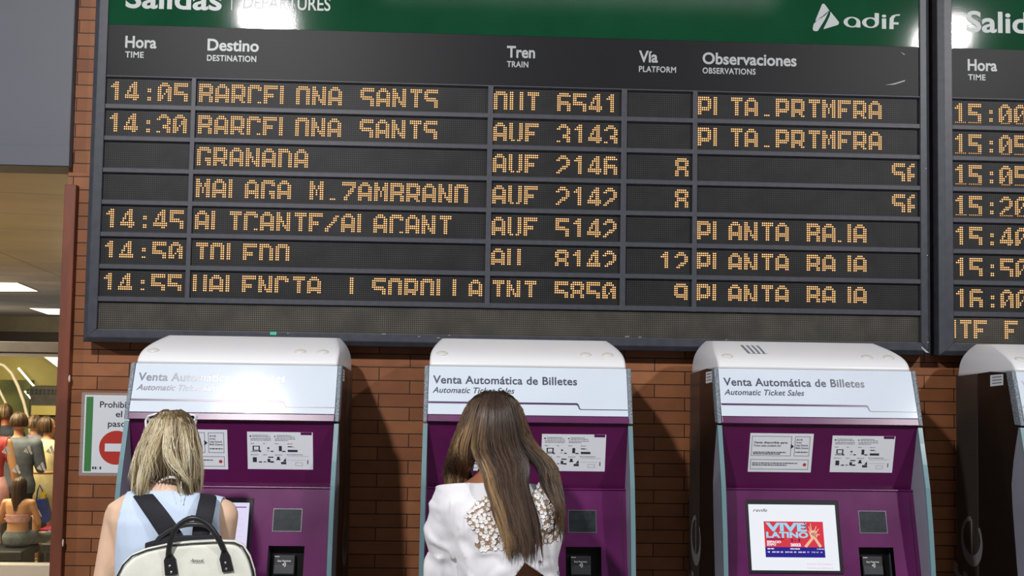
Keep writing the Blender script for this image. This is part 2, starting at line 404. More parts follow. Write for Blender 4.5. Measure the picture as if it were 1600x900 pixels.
    def ringp(cx, cz, ro, ri, rz):
        n = 24
        for j in range(n):
            t, u = 2*pi*j/n, 2*pi*(j+1)/n
            lg.face([L2(cx+ro*cos(t), cz+rz*sin(t)), L2(cx+ro*cos(u), cz+rz*sin(u)), L2(cx+.3+ri*cos(u), cz+ri*.92*sin(u)), L2(cx+.3+ri*cos(t), cz+ri*.92*sin(t))])
    ringp(63.5, 16, 13.6, 7.2, 8.6); lg.face([L2(70, 15, 1), L2(77.2, 15, 1), L2(77.2, 7.6, 1), L2(70.5, 7.6, 1)])
    ringp(93.5, 16, 13.6, 7.2, 8.6); lg.face([L2(100.2, 18, 1), L2(107.2, 15.5, 1), L2(107.2, 31.6, 1), L2(100.2, 32, 1)])
    lg.face([L2(112, 6.6), L2(119, 6.6), L2(119, 23.4), L2(112, 23.4)])
    lg.face([L2(115.5+3.6*cos(t*pi/8), 27.4+2.4*sin(t*pi/8)) for t in range(16)])
    lg.face([L2(124, 6.6), L2(131, 6.6), L2(131, 14.6), L2(131, 18), L2(131.6, 24), L2(134.5, 28), L2(141.5, 28.8), L2(141.5, 31), L2(136, 30.8), L2(128.5, 28.6), L2(124.6, 24)])
    lg.face(rnd([(131, 14.2), (139, 14.2), (139.4, 17.8), (131, 17.8)], .8))
    lg.build('railway_logo', M_['sign_letter'], gr)
    # bars
    for r in range(8):
        zt = ZR[1]-(r-1)*RP; zb = ZR[0]-r*RP
        if r == 0: zt = 2.8419
        if r == 7: zb = 1.9458
        m = MB(); m.box(xi0, xi1, 4.179, 4.21, zb+.003, zt); m.box(xi0, xi1, 4.185, 4.21, zb, zb+.003)
        m.build('cross_bar', M_['bar'], root, bevel=.0012)
    for a, b in zip(EDGE, EDGE[1:]):
        MB().box(X(a[1]), X(b[0]), 4.1785, 4.21, ZR[1]-6*RP-.02, 2.8419).build('mullion', M_['bar'], root, bevel=.0015)
    # LED cells
    for r, row in enumerate(rows):
        cells, nrow = row
        for (key, (x0, n)), (e0, e1) in zip(BX.items(), EDGE):
            z0 = Z0-r*RP
            q = MB(); q.face([(X(e0), 4.192, ZR[1]-r*RP), (X(e1), 4.192, ZR[1]-r*RP), (X(e1), 4.192, ZR[0]-r*RP), (X(e0), 4.192, ZR[0]-r*RP)])
            q.v = q.v
            pn = q.build('led_panel', M_['led'], root, origin=(X(x0)-PH/2, 4.192, z0-PV/2))
            t = cells.get(key)
            if t:
                st = 0
                if isinstance(t, tuple): st, t = t
                m = MB(); lit(m, X(x0), z0, t, n, nrow, st); m.build('lit_characters', [M_['led_rim'], M_['led_core']], pn)
    q = MB(); q.face([(xi0, 4.192, zi), (xi1, 4.192, zi), (xi1, 4.192, 1.9458), (xi0, 4.192, 1.9458)])
    pn = q.build('ticker_panel', M_['ticker'], root, origin=(X(-1.4337)-PH/2, 4.192, 1.9327-PV/2))
    if ticker:
        m = MB(); lit(m, X(-1.4337), 1.9311, ticker[1], 400, 9, ticker[0]); m.build('lit_characters', [M_['led_rim'], M_['led_core']], pn)
    return root, rl
R1 = [({'time': '14:05', 'dest': 'BARCELONA SANTS', 'train': 'OUI 6541', 'obs': 'PLTA.PRIMERA'}, 9),
      ({'time': '14:30', 'dest': 'BARCELONA SANTS', 'train': 'AVE 3143', 'obs': 'PLTA.PRIMERA'}, 9),
      ({'dest': 'GRANADA', 'train': 'AVE 2146', 'plat': '   8', 'obs': (100, 'SA')}, 9),
      ({'dest': 'MALAGA M.ZAMBRANO', 'train': 'AVE 2142', 'plat': '   8', 'obs': (100, 'SA')}, 9),
      ({'time': '14:45', 'dest': 'ALICANTE/ALACANT', 'train': 'AVE 5142', 'obs': 'PLANTA BAJA'}, 9),
      ({'time': '14:50', 'dest': 'TOLEDO', 'train': 'AV  8142', 'plat': '  12', 'obs': 'PLANTA BAJA'}, 8),
      ({'time': '14:55', 'dest': 'VALENCIA J.SOROLLA', 'train': 'INT 5850', 'plat': '   9', 'obs': 'PLANTA BAJA'}, 8)]
bd, rl = board(0, R1, None, 'large dark departures board listing trains from 14:05 to 14:55 above the ticket machines')
c = at(427, 521, 4.176); MB().box(c.x-.0125, c.x+.0125, 4.1745, 4.176, c.z-.006, c.z+.006).build('inventory_sticker', M_['sticker_green'], rl[0])
def chip(pts): m = MB(); m.slab(pts, (0, .0004, 0)); m.build('paint_chip', M_['scratch'], bd)
for px, py, l in ((450, 521, 3), (600, 522, 6), (655, 526, 3), (685, 528, 5), (702, 524, 3), (980, 526, 7), (1000, 527, 5), (1135, 531, 3)):
    c = at(px, py, 4.176); chip([c+V((-l/800, -.0006, -.001)), c+V((l/800, -.0006, 0)), c+V((l/800, -.0006, .0016)), c+V((-l/800, -.0006, .001))])
for pts in (((1440, 541), (1444, 545), (1452, 551), (1447, 551), (1440, 544)), ((1383, 133), (1398, 130), (1414, 125), (1414, 127), (1398, 132)), ((1407, 81), (1414, 85), (1413, 86))):
    chip([at(x, y, 4.1755 if pts[0][1] > 500 else 4.1832) for x, y in pts])
for px, py, yy in ((1447, 263, 4.1755), (1449, 399, 4.1755), (1450, 535, 4.1755), (428, 282, 4.178), (1290, 357, 4.178)):
    c = at(px, py, yy); chip([c+V((.0022*cos(t*pi/4), 0, .0022*sin(t*pi/4))) for t in range(8)])
R2 = [({'time': t}, n) for t, n in (('15:00', 10), ('15:05', 10), ('15:05', 10), ('15:20', 10), ('15:40', 9), ('15:50', 9), ('16:00', 9))]
board(3.3994, R2, (-6, 'NTE E'), 'second dark departures board cut off by the right edge, trains from 15:00')

# ------------------------------------------------------------------ no-entry notice
sg = empty('no_entry_sign', (-1.391, 4.279, 1.2701), 'white paper notice with green strip reading Prohibido el paso on the brick wall', 'sign')
def w(px, py, y=4.277): return at(px, py, y)
x0, x1, z0, z1 = w(133, 617).x, w(133, 617).x+.248, w(126, 739).z+.001, w(133, 617).z
MB().box(x0, x1, 4.2775, 4.279, z0, z1).build('sheet', M_['paper'], sg)
q = MB(); q.box(x0-.014, x1+.014, 4.2791, 4.2794, z0-.012, z1+.010); q.build('plastic_sleeve', M_['tape'], sg)
q = MB(); a = w(136.5, 621); b = w(137, 736)
q.box(x0+.006, x0+.033, 4.2768, 4.2774, z0+.006, z1-.007); q.build('green_strip', M_['sign_green'], sg)
xc = w(181, 699).x
for t, px0, py0, px1, cap in (('Prohibido', 156, 636.5, 212.5, .024), ('el', 180.7, 651.5, 190.8, .024), ('paso.', 168.5, 666.5, 200, .024)):
    a, b = w(px0, py0), w(px1, py0)
    MB().text(t, (a.x, 4.2768, a.z), (1, 0, 0), (0, 0, 1), w=b.x-a.x, h=cap, bold=.012).build('notice_text', M_['ink'], sg)
cc = w(181.5, 699.5); rr = .0668
q = MB(); q.slab([(cc.x+rr*cos(t*pi/24), 4.2768, cc.z+rr*sin(t*pi/24)) for t in range(48)], (0, .0006, 0)); ds = q.build('no_entry_disc', M_['sign_red'], sg)
MB().box(cc.x-.044, cc.x+.044, 4.2758, 4.2767, cc.z-.015, cc.z+.016).build('white_bar', M_['paper'], ds)
q = MB(); z = w(146, 733).z
for i in range(4): q.box(w(144, 733).x+i*.0095, w(144, 733).x+i*.0095+(.006 if i != 2 else .001), 4.2766, 4.2773, z, z+.010)
q.build('small_logos', M_['ink'], sg)
# ------------------------------------------------------------------ ticket machines
mk('button_white', (206, 204, 200), .25, spec=.5)
MX, MZ = 1.2355, .012                       # machine used for measuring, its centre line and floor offset
class Surf:                                  # a plane of the machine front: points as (x, height along the slope, lift)
    def __init__(s, bot, top):
        s.O = V((0, bot[0], bot[1])); s.L = (V((0, top[0], top[1]))-s.O).length
        s.Vv = (V((0, top[0], top[1]))-s.O).normalized(); s.N = V((1, 0, 0)).cross(s.Vv)
        if s.N.y > 0: s.N = -s.N
    def px(s, x, y):
        d = ray(x, y); o = s.O+V((MX, 0, MZ)); t = (o-CAM).dot(s.N)/d.dot(s.N); p = CAM+d*t
        return (p.x-MX, (p-o).dot(s.Vv))
    def p(s, u, v, n=0): return s.O+V((u, 0, 0))+s.Vv*v+s.N*n
    def rect(s, mb, u0, u1, v0, v1, n0, n1):
        mb.grid([[s.p(u0, v0, n0), s.p(u1, v0, n0), s.p(u1, v1, n0), s.p(u0, v1, n0)], [s.p(u0, v0, n1), s.p(u1, v0, n1), s.p(u1, v1, n1), s.p(u0, v1, n1)]], True, True)
    def text(s, mb, t, x0, y0, x1, y1, h=None, bold=.01, shear=0, n=.0008, sp=1.0):
        a, b = s.px(x0, y0), s.px(x1, y1)
        mb.text(t, s.p(a[0], a[1], n), (1, 0, 0), s.Vv, w=b[0]-a[0], h=h, bold=bold, shear=shear, sp=sp)
PL = Surf((3.66, 1.5565), (3.72, 1.7205)); RE = Surf((3.726, 1.300), (3.668, 1.531)); CO = Surf((3.640, 1.013), (3.710, 1.2985))
YT = {'yb': 4.15}
def machine():
    r = empty('ticket_machine', (0, 3.9, 0), 'x', 'ticket machine', 'ticket machines')
    hw = .3475
    body = [(3.90, 1.716), (4.0, 1.706), (4.0, .06), (3.70, .06), (3.70, .80), (3.672, .9), (3.69, 1.0), (3.73, 1.29), (3.69, 1.53), (3.74, 1.716)]
    MB().prism(body, -hw-.003, hw+.003).build('side_housing', M_['black_gloss'], r, bevel=.004)
    MB().prism([(4.0, 1.706), (4.18, 1.690), (4.18, .02), (4.0, .02)], -hw-.003, hw+.003).build('rear_housing', M_['rear_grey'], r, bevel=.004)
    MB().box(-hw+.02, hw-.02, 3.73, 4.12, 0, .09).build('plinth', M_['dark'], r)
    # rounded white cap
    m = MB(); rows = []
    N = 14
    def ringat(t):
        z = 1.7205+.0985*t
        w_ = hw-.004*t-.034*max(0, (t-.35)/.65)**2.2
        yf = 3.72+.030*t+.20*max(0, (t-.08)/.92)**2.1; yb = 4.185-.075*t**2.0
        dz = -.030*(1-t)                    # bottom edge falls slightly towards the back
        out = []; rc = .03
        rf = .012+.022*t**2
        for (cx, cy, a0, q) in ((w_-rf, yf+rf, -pi/2, rf), (w_-rc, yb-rc, 0, rc), (-w_+rc, yb-rc, pi/2, rc), (-w_+rf, yf+rf, pi, rf)):
            for j in range(5):
                a = a0+pi/2*j/4; y = cy+q*sin(a)
                out.append(V((cx+q*cos(a), y, z+dz*(y-3.72)/.43)))
        return out
    for i in range(N+1): rows.append(ringat(sin(pi/2*i/N)))
    last = rows[-1]; c0 = sum(last, V())/len(last)
    for s_, dz in ((.9, .0002), (.6, .0004), (.2, .0004)): rows.append([c0+(p-c0)*s_+V((0, 0, dz)) for p in last])
    m.grid(rows, True, True); cap = m.build('top_cap', M_['plastic_white'], r, smooth=True)
    bvh = BVHTree.FromPolygons([v.co+V((0, 3.9, 0)) for v in cap.data.vertices], [list(p.vertices) for p in cap.data.polygons])
    def on_cap(px, py):
        o = CAM-V((MX, 0, MZ)); return bvh.ray_cast(o, ray(px, py))
    for px, py in ((1354.8, 558.5), (1388.5, 559), (1136.5, 556.5)):
        h, n, _, _ = on_cap(px, py)
        if h is None: continue
        if n.y > 0: n = -n
        a = V((1, 0, 0)); b = n.cross(a).normalized(); a = b.cross(n).normalized()
        M = Matrix((a, b, n)).transposed(); q = MB(); q.ell(h, (.021, .017, .0065), M, 24, 8); q.build('cover_button', M_['button_white'], cap, smooth=True)
    # header plate, purple strip below it
    m = MB(); PL.rect(m, -hw, hw, 0, PL.L, -.05, 0); plate = m.build('header_plate', M_['plate'], r, bevel=.0015)
    m = MB(); PL.text(m, 'Venta Automática de Billetes', 1130.8, 602.2, 1351, 605.2, .0285, .019, sp=1.05); m.build('heading_text', M_['plate_ink'], plate)
    m = MB(); PL.text(m, 'Automatic Ticket Sales', 1131.8, 616.7, 1257, 618.8, .0205, .013, .28, sp=1.03); m.build('subheading_text', M_['plate_ink'], plate)
    m = MB()
    a = PL.px(1128, 631.5); b = PL.px(1353.5, 634); c = PL.px(1360.5, 643); d = PL.px(1433, 643.8)
    top = [(-hw+.001, a[1]+.0035), (b[0], a[1]+.0035), (b[0]+.006, a[1]+.001), (b[0]+.0115, c[1]+.004), (c[0]+.001, c[1]+.0012), (hw-.001, c[1]+.0012)]
    bot = [(-hw+.001, a[1]-.0035), (b[0]-.001, a[1]-.0035), (b[0]+.003, a[1]-.006), (b[0]+.008, c[1]+.002), (c[0]-.001, c[1]-.0012), (hw-.001, c[1]-.0012)]
    for i in range(5): m.face([PL.p(*bot[i], .0007), PL.p(*bot[i+1], .0007), PL.p(*top[i+1], .0007), PL.p(*top[i], .0007)])
    m.build('accent_line', M_['purple_line'], plate)
    m = MB(); PL.rect(m, -hw, hw, -.0255, -.0012, -.05, 0); m.build('header_strip', M_['purple'], r, bevel=.0015)
    for s in (-1, 1):
        m = MB(); x0, x1 = (hw+.001, hw+.0155) if s > 0 else (-hw-.0155, -hw-.001)
        m.prism([(3.716, 1.7215), (3.655, 1.531), (3.70, 1.531), (3.76, 1.7215)], x0, x1); m.build('edge_trim', M_['speckle'], r, bevel=.003)
        m = MB(); fr = [(3.664, 1.524), (3.648, 1.47), (3.626, 1.40), (3.604, 1.322), (3.580, 1.18), (3.565, 1.055), (3.553, .93), (3.56, .82), (3.60, .74), (3.66, .70)]
        x0, x1 = (hw, hw+.0145) if s > 0 else (-hw-.0145, -hw)
        m.prism(fr+[(3.70, .70), (3.69, 1.0), (3.722, 1.24), (3.727, 1.32), (3.712, 1.40), (3.692, 1.47), (3.676, 1.52)], x0, x1); wg = m.build('side_wing', M_['wing'], r, bevel=.001)
        q = MB(); ro = [[(x0-.0005, y-.0025, z), (x1+.0005, y-.0025, z), (x1+.0005, y+.012, z), (x0-.0005, y+.012, z)] for y, z in fr[:-1]]
        q.grid(ro, True, True); q.build('glass_edge', M_['wing_edge'], wg)
        # vertical logo on the housing side, read from bottom to top
        sx = s*(hw+.0038); m = MB(); LY = 3.965 if s < 0 else 4.135
        def lp(a_, b_): return V((sx, LY-s*b_*.175, a_))
        def letter_e(z0, H):
            n = 40; g0, g1 = rad(-48), rad(2)
            for j in range(n):
                t0 = g1+(2*pi-(g1-g0))*j/n; t1 = g1+(2*pi-(g1-g0))*(j+1)/n
                f = lambda t, r, cx, cb, rb: lp(z0+H*(cx+r*cos(t)), cb+rb*sin(t))
                m.face([f(t0, .5, .5, .5, .5), f(t1, .5, .5, .5, .5), f(t1, .34, .57, .5, .39), f(t0, .34, .57, .5, .39)])
            m.face([lp(z0+H*.24, .46), lp(z0+H*.95, .46), lp(z0+H*.95, .53), lp(z0+H*.24, .53)])
        letter_e(.962, .19); letter_e(.50, .19)
        for t, zz, w_ in (('f', .86, .09), ('n', .69, .15), ('r', .39, .09)):
            m.text(t, lp(zz, 0), (0, 0, 1), (0, -s, 0), w=w_, h=.24, bold=.012, shear=.1)
        m.build('side_logo', M_['grey_logo'], r)
        q = MB(); q.slab([(sx-s*.0004, 3.80, 1.709), (sx-s*.0004, 3.895, 1.702), (sx-s*.0004, 3.895, 1.660), (sx-s*.0004, 3.80, 1.669)], (s*.0006, 0, 0)); lb = q.build('rating_label', M_['paper'], r)
        q = MB()
        for i in range(3): q.slab([(sx+s*.0004, 3.81, 1.702-i*.011), (sx+s*.0004, 3.88, 1.696-i*.011), (sx+s*.0004, 3.88, 1.692-i*.011), (sx+s*.0004, 3.81, 1.698-i*.011)], (s*.0003, 0, 0))
        q.build('label_print', M_['ink_soft'], lb)
    # recess with two notices
    m = MB(); RE.rect(m, -hw, hw, 0, RE.L, -.03, 0); m.build('recess_panel', M_['purple_dark'], r)
    def sheet(p0, p1, name):
        a = RE.px(*p0); b = RE.px(*p1); m = MB(); RE.rect(m, a[0], b[0], b[1], a[1], .0004, .0012); return m.build(name, M_['paper'], r), a, b
    sh, a, b = sheet((1172.5, 676.5), (1266.5, 738), 'notice_sheet')
    wd, hg = b[0]-a[0], a[1]-b[1]
    def sr(mb, u0, u1, v0, v1, n=.0016): mb.face([RE.p(a[0]+u0*wd, b[1]+v0*hg, n), RE.p(a[0]+u1*wd, b[1]+v0*hg, n), RE.p(a[0]+u1*wd, b[1]+v1*hg, n), RE.p(a[0]+u0*wd, b[1]+v1*hg, n)])
    def frame_(mb, u0, u1, v0, v1, t=.008):
        sr(mb, u0, u1, v0, v0+t*1.6); sr(mb, u0, u1, v1-t*1.6, v1); sr(mb, u0, u0+t, v0, v1); sr(mb, u1-t, u1, v0, v1)
    m = MB(); frame_(m, .03, .66, .42, .93); frame_(m, .71, .95, .42, .93); frame_(m, .03, .95, .07, .33); m.build('printed_boxes', M_['ink_soft'], sh)
    def words(mb, u, v, l_, h_):                   # print too fine to read: short strokes of uneven length
        x, k = u, 0
        while x < u+l_-.004:
            w_ = min((.022, .038, .016, .046, .030)[(k*3+int(v*50)) % 5], u+l_-x); sr(mb, x, x+w_, v, v+h_*.62); x += w_+.008; k += 1
    m = MB()
    def st(t, u, v, w_, h, bold=.01): m.text(t, RE.p(a[0]+u*wd, b[1]+v*hg, .0016), (1, 0, 0), RE.Vv, w=w_*wd, h=h*hg, bold=bold)
    st('Venta disponible para:', .06, .74, .54, .055, .02); st('Ticket sales available for:', .06, .66, .44, .05)
    for v_, l_ in ((.50, .52), (.46, .44), (.22, .72), (.17, .55)): words(m, .06, v_, l_, .04)
    for v_, l_, t in ((.82, .1, 'AVE'), (.75, .09, 'Avlo'), (.68, .19, 'Larga Distancia'), (.61, .2, 'Media Distancia')): st(t, .73, v_, l_, .045)
    words(m, .73, .51, .2, .04)
    m.face([RE.p(a[0]+u*wd, b[1]+v*hg, .0017) for u, v in ((.65, .60), (.70, .67), (.65, .74))])
    m.build('printed_text', M_['ink'], sh)
    m = MB(); m.face([RE.p(a[0]+(.89+.027*cos(t*pi/8))*wd, b[1]+.2*hg+.027*wd*sin(t*pi/8), .0017) for t in range(16)]); m.build('red_symbol', M_['sign_red'], sh)
    sh, a, b = sheet((1301, 680.5), (1393.5, 738.5), 'notice_sheet'); wd, hg = b[0]-a[0], a[1]-b[1]
    m = MB()
    for c_ in range(4):
        for r_ in range(2):
            u, v = .06+c_*.185, .50-r_*.29
            if c_ == 3 and r_ == 1: continue
            if (c_, r_) == (0, 0):
                sr(m, u+.02, u+.13, v, v+.02); sr(m, u+.02, u+.13, v+.11, v+.13); sr(m, u+.02, u+.04, v, v+.13); sr(m, u+.11, u+.13, v, v+.13); sr(m, u, u+.1, v-.03, v-.015); sr(m, u+.11, u+.15, v-.035, v)
            elif (c_, r_) == (1, 0): sr(m, u+.06, u+.09, v+.05, v+.09); sr(m, u+.05, u+.09, v-.01, v); sr(m, u+.11, u+.15, v-.03, v)
            elif (c_, r_) == (2, 0): sr(m, u+.05, u+.095, v-.01, v+.13); sr(m, u+.10, u+.15, v-.03, v)
            elif (c_, r_) == (3, 0): sr(m, u, u+.15, v-.03, v+.03); sr(m, u, u+.07, v+.10, v+.125); m.face([RE.p(a[0]+x*wd, b[1]+y*hg, .0016) for x, y in ((u+.07, v+.125), (u+.10, v+.08), (u+.10, v+.095))])
            elif (c_, r_) == (0, 1): sr(m, u+.02, u+.08, v-.02, v+.11); sr(m, u+.11, u+.16, v-.03, v)
            elif (c_, r_) == (1, 1): sr(m, u+.07, u+.15, v+.10, v+.13); sr(m, u+.06, u+.10, v-.02, v+.07); sr(m, u, u+.04, v-.02, v); sr(m, u+.10, u+.155, v-.03, v+.01)
            else: sr(m, u+.02, u+.06, v+.06, v+.13); sr(m, u+.01, u+.07, v+.04, v+.07); m.face([RE.p(a[0]+x*wd, b[1]+y*hg, .0016) for x, y in ((u+.11, v), (u+.16, v), (u+.15, v+.10))]); sr(m, u+.08, u+.16, v-.07, v-.01)
    m.face([RE.p(a[0]+(.05+.014*cos(t*pi/5))*wd, b[1]+(.885+.022*sin(t*pi/5))*hg, .0016) for t in range(10)])
    m.face([RE.p(a[0]+(.42+.012*cos(t*pi/5))*wd, b[1]+(.885+.018*sin(t*pi/5))*hg, .0016) for t in range(10)])
    m.build('printed_pictograms', M_['ink'], sh)
    m = MB()
    for u, v, l_ in ((.08, .90, .24), (.08, .86, .27), (.45, .90, .22), (.45, .86, .27), (.05, .81, .31), (.05, .77, .31), (.42, .81, .31), (.42, .77, .2), (.05, .68, .06), (.24, .68, .03), (.42, .68, .06), (.61, .68, .08), (.05, .38, .11), (.24, .38, .06), (.42, .38, .11), (.6, .39, .25)):
        words(m, u, v, l_, .03)
    sr(m, .61, .93, .355, .36); sr(m, .61, .88, .25, .254); sr(m, .91, .93, .15, .26)
    for q_ in ((.73, .84, .10, .106), (.73, .84, .184, .19), (.73, .734, .10, .19), (.836, .84, .10, .19)): sr(m, *q_)
    m.build('printed_text', M_['ink_soft'], sh)
    m = MB(); sr(m, .815, .985, .93, 1.0); m.build('corner_band', M_['purple_dark'], sh)
    # console: touch screen, reader window, card reader bay
    e0, e1 = CO.px(1341.5, 855), CO.px(1395.5, 855); bv = -.06
    m = MB(); LB = -.14
    for (u0, u1, v0, v1) in ((-hw, e0[0], LB, CO.L), (e1[0], hw, LB, CO.L), (e0[0], e1[0], e0[1], CO.L), (e0[0], e1[0], LB, bv)):
        CO.rect(m, u0, u1, v0, v1, -.03, 0)
    m.build('console_panel', M_['purple'], r)
    m = MB(); m.box(-hw, hw, 3.705, 3.735, 1.2965, 1.3015); m.build('console_ledge', M_['purple'], r, bevel=.0015)
    g = CO.px(1421, 778); g2 = CO.px(1437, 895)
    m = MB(); CO.rect(m, g[0]-.001, g[0]+.001, g2[1]-.1, g[1], .0002, .0008); m.build('panel_groove', M_['dark'], r)
    a, b = CO.px(1164, 780.5), CO.px(1318.5, 897.5)
    m = MB(); CO.rect(m, a[0], b[0], b[1], a[1], -.004, .0030); sc = m.build('touch_screen', M_['bezel'], r, bevel=.003)
    a, b = CO.px(1168.5, 788), CO.px(1312, 892)
    scr = (a[0], b[0], b[1], a[1])
    a, b = CO.px(1341.5, 799), CO.px(1386, 832.5)
    m = MB(); t = .0022
    for q_ in ((a[0]-t, b[0]+t, b[1]-t, b[1]), (a[0]-t, b[0]+t, a[1], a[1]+t), (a[0]-t, a[0], b[1], a[1]), (b[0], b[0]+t, b[1], a[1])): CO.rect(m, *q_, -.002, .0016)
    rw = m.build('window_frame', M_['chrome'], r)
    m = MB(); CO.rect(m, a[0], b[0], b[1], a[1], -.004, .0006); m.build('scanner_window', M_['reader_glass'], rw)
    m = MB(); d = -.075
    u0, u1, v0, v1 = e0[0], e1[0], bv, e0[1]
    for q_ in ([(u0, v0, 0), (u0, v1, 0), (u0, v1, d), (u0, v0, d)], [(u1, v0, 0), (u1, v1, 0), (u1, v1, d), (u1, v0, d)], [(u0, v1, 0), (u1, v1, 0), (u1, v1, d), (u0, v1, d)], [(u0, v0, 0), (u1, v0, 0), (u1, v0, d), (u0, v0, d)], [(u0, v0, d), (u1, v0, d), (u1, v1, d), (u0, v1, d)]):
        m.face([CO.p(*k) for k in q_])
    bay = m.build('card_reader_bay', M_['bay'], r)
    a, b = CO.px(1349.5, 868.5), CO.px(1386, 898)
    m = MB(); w_ = b[0]-a[0]; c_ = (a[0]+b[0])/2
    CO.rect(m, c_-w_/2*.94, c_+w_/2*.94, b[1]-.004, a[1], -.072, -.022); tm = m.build('card_terminal', M_['terminal'], r, bevel=.003)
    m = MB(); CO.rect(m, c_-w_*.45, c_+w_*.45, b[1], b[1]+.030, -.03, -.0185); m.build('terminal_cover', M_['terminal_low'], tm, bevel=.002)
    m = MB(); vm = b[1]+.053
    m.text('Easy Payments', CO.p(c_-w_*.29, vm-.012, -.0212), (1, 0, 0), CO.Vv, w=w_*.58, h=.0055, bold=.012)
    for k_ in range(3): CO.rect(m, c_-w_*.43+k_*.0055, c_-w_*.43+k_*.0055+.0042, vm+.0035, vm+.0060, -.0218, -.0212)
    cx, cv = c_, vm-.0215
    m.face([CO.p(cx-.006, cv, -.018), CO.p(cx, cv-.004, -.018), CO.p(cx, cv+.004, -.018)])
    for rr_ in (.006, .009):
        for j in range(5):
            t0, t1 = -pi/3+j*2*pi/15, -pi/3+(j+1)*2*pi/15
            m.face([CO.p(cx-.003+q*cos(t), cv+q*sin(t), -.018) for q, t in ((rr_, t0), (rr_, t1), (rr_+.0014, t1), (rr_+.0014, t0))])
    m.build('terminal_print', M_['white_print'], tm)
    # lower front of the housing: ticket tray
    MB().box(-.30, .30, 3.675, 3.71, .20, .80).build('lower_door', M_['purple_dark'], r, bevel=.006)
    q = MB(); q.box(-.16, .16, 3.655, 3.70, .52, .66); q.build('ticket_tray', M_['dark'], r, bevel=.01)
    return r, sc, scr, bvh, cap
r3, sc3, scr, capbvh, cap3 = machine()
C4 = copy_tree(r3); C2 = copy_tree(r3); C1 = copy_tree(r3)
def child(o, n): return [c for c in o.children if c.name.split('.')[0] == n][0]
for o, x, z, lb in ((C1, -.80, 0, 'leftmost purple and white ticket machine, used by the blonde woman with a backpack'),
                    (C2, .2135, .005, 'purple and white ticket machine behind the brown-haired woman in the white blouse'),
                    (r3, MX, MZ, 'unattended purple and white ticket machine showing a red and blue festival advert on its screen'),
                    (C4, 2.311, .017, 'ticket machine at the right edge, mostly cut off, showing its black side')):
    o.location = (x, 3.9, z); o['label'] = lb
bpy.context.view_layer.update()
def SC(u, v, n=.0046): return CO.p(scr[0]+u*(scr[1]-scr[0]), scr[3]-v*(scr[3]-scr[2]), n)
def W3(o): return V((o.location.x, 0, o.location.z))
def disp(root, bg):
    s = child(root, 'touch_screen'); o = W3(root); m = MB(); m.face([SC(0, 0, .0036)+o, SC(1, 0, .0036)+o, SC(1, 1, .0036)+o, SC(0, 1, .0036)+o]); return s, m.build('display', bg, s), o
def rc(m, o, u0, v0, u1, v1, n=.0046): m.face([SC(u0, v0, n)+o, SC(u1, v0, n)+o, SC(u1, v1, n)+o, SC(u0, v1, n)+o])
def tx(m, o, t, u, v, w_, h=None, bold=.02, shear=0, n=.0052):
    ww = (scr[1]-scr[0]); hh = scr[3]-scr[2]
    m.text(t, SC(u, v, n)+o, (1, 0, 0), CO.Vv, w=w_*ww, h=h*hh if h else None, bold=bold, shear=shear)
for root in (r3, C4, C2):
    s, dp, o = disp(root, M_['screen_white'])
    m = MB(); rc(m, o, .165, .26, .845, .65); m.build('advert_red', M_['scr_red'], s)
    m = MB(); rc(m, o, .165, .65, .845, .805); m.build('advert_blue', M_['scr_blue'], s)
    m = MB(); tx(m, o, 'VIVE', .185, .405, .47, .125, .045); tx(m, o, 'LATINO', .185, .505, .48, .085, .045); m.build('advert_lettering', M_['scr_sky'], s)
    m = MB(); tx(m, o, 'ZARAGOZA', .19, .542, .20, .027, .04); tx(m, o, '2 - 3', .46, .565, .11, .045, .05)
    for k in range(5): rc(m, o, .625+.012*(k % 2), .28+k*.02, .64+.012*(k % 2), .295+k*.02, .0056)
    m.build('advert_lettering', M_['scr_purple'], s)
    m = MB(); tx(m, o, 'ESPACIO', .19, .588, .16, .033, .04); tx(m, o, 'EXPO', .19, .628, .10, .033, .04); tx(m, o, '2022', .455, .635, .12, .042, .05)
    for u0, u1 in ((.19, .225), (.23, .265), (.45, .50), (.505, .56), (.755, .77), (.775, .84)): rc(m, o, u0, .667, u1, .684)
    for k in range(13): rc(m, o, .19+k*.05, .715, .19+k*.05+.026+.008*((k*5) % 3), .735)
    m.build('advert_lettering', M_['scr_white'], s)
    def arm(m, p0, p1, w0, w1, n):
        a, b = V(p0+(0,)), V(p1+(0,)); t = (b-a).normalized(); q = V((-t.y*.72, t.x, 0))
        m.face([SC(p.x, p.y, n)+o for p in (a-q*w0, a+q*w0, b+q*w1, b-q*w1)])
    m = MB(); arm(m, (.625, .645), (.72, .50), .022, .020, .0055); arm(m, (.80, .645), (.735, .50), .022, .020, .0055)
    m.face([SC(.728+.045*cos(t*pi/6), .455+.065*sin(t*pi/6), .0054)+o for t in range(12)])
    for f0, f1 in (((.70, .43), (.678, .33)), ((.705, .41), (.70, .29)), ((.74, .41), (.765, .33)), ((.755, .43), (.79, .37)), ((.765, .46), (.80, .455)), ((.69, .45), (.672, .40))): arm(m, f0, f1, .008, .005, .0056)
    m.build('advert_hands', M_['scr_skin'], s)
    m = MB()
    for f0, f1 in (((.715, .47), (.745, .42)), ((.72, .43), (.70, .46)), ((.745, .47), (.765, .43)), ((.75, .50), (.73, .46))): arm(m, f0, f1, .007, .004, .0060)
    m.build('advert_hands', M_['scr_skin2'], s)
    m = MB(); tx(m, o, 'renfe', .05, .115, .165, .05, .004, .35); m.build('display_logo', M_['scr_ink'], s)
    m = MB(); tx(m, o, 'TOUCH THE SCREEN /', .625, .915, .30, .022, .004); tx(m, o, 'TOCAR LA PANTALLA', .625, .975, .30, .022, .004); m.build('display_text', M_['scr_pink'], s)
s, dp, o = disp(C1, M_['screen_lavender'])
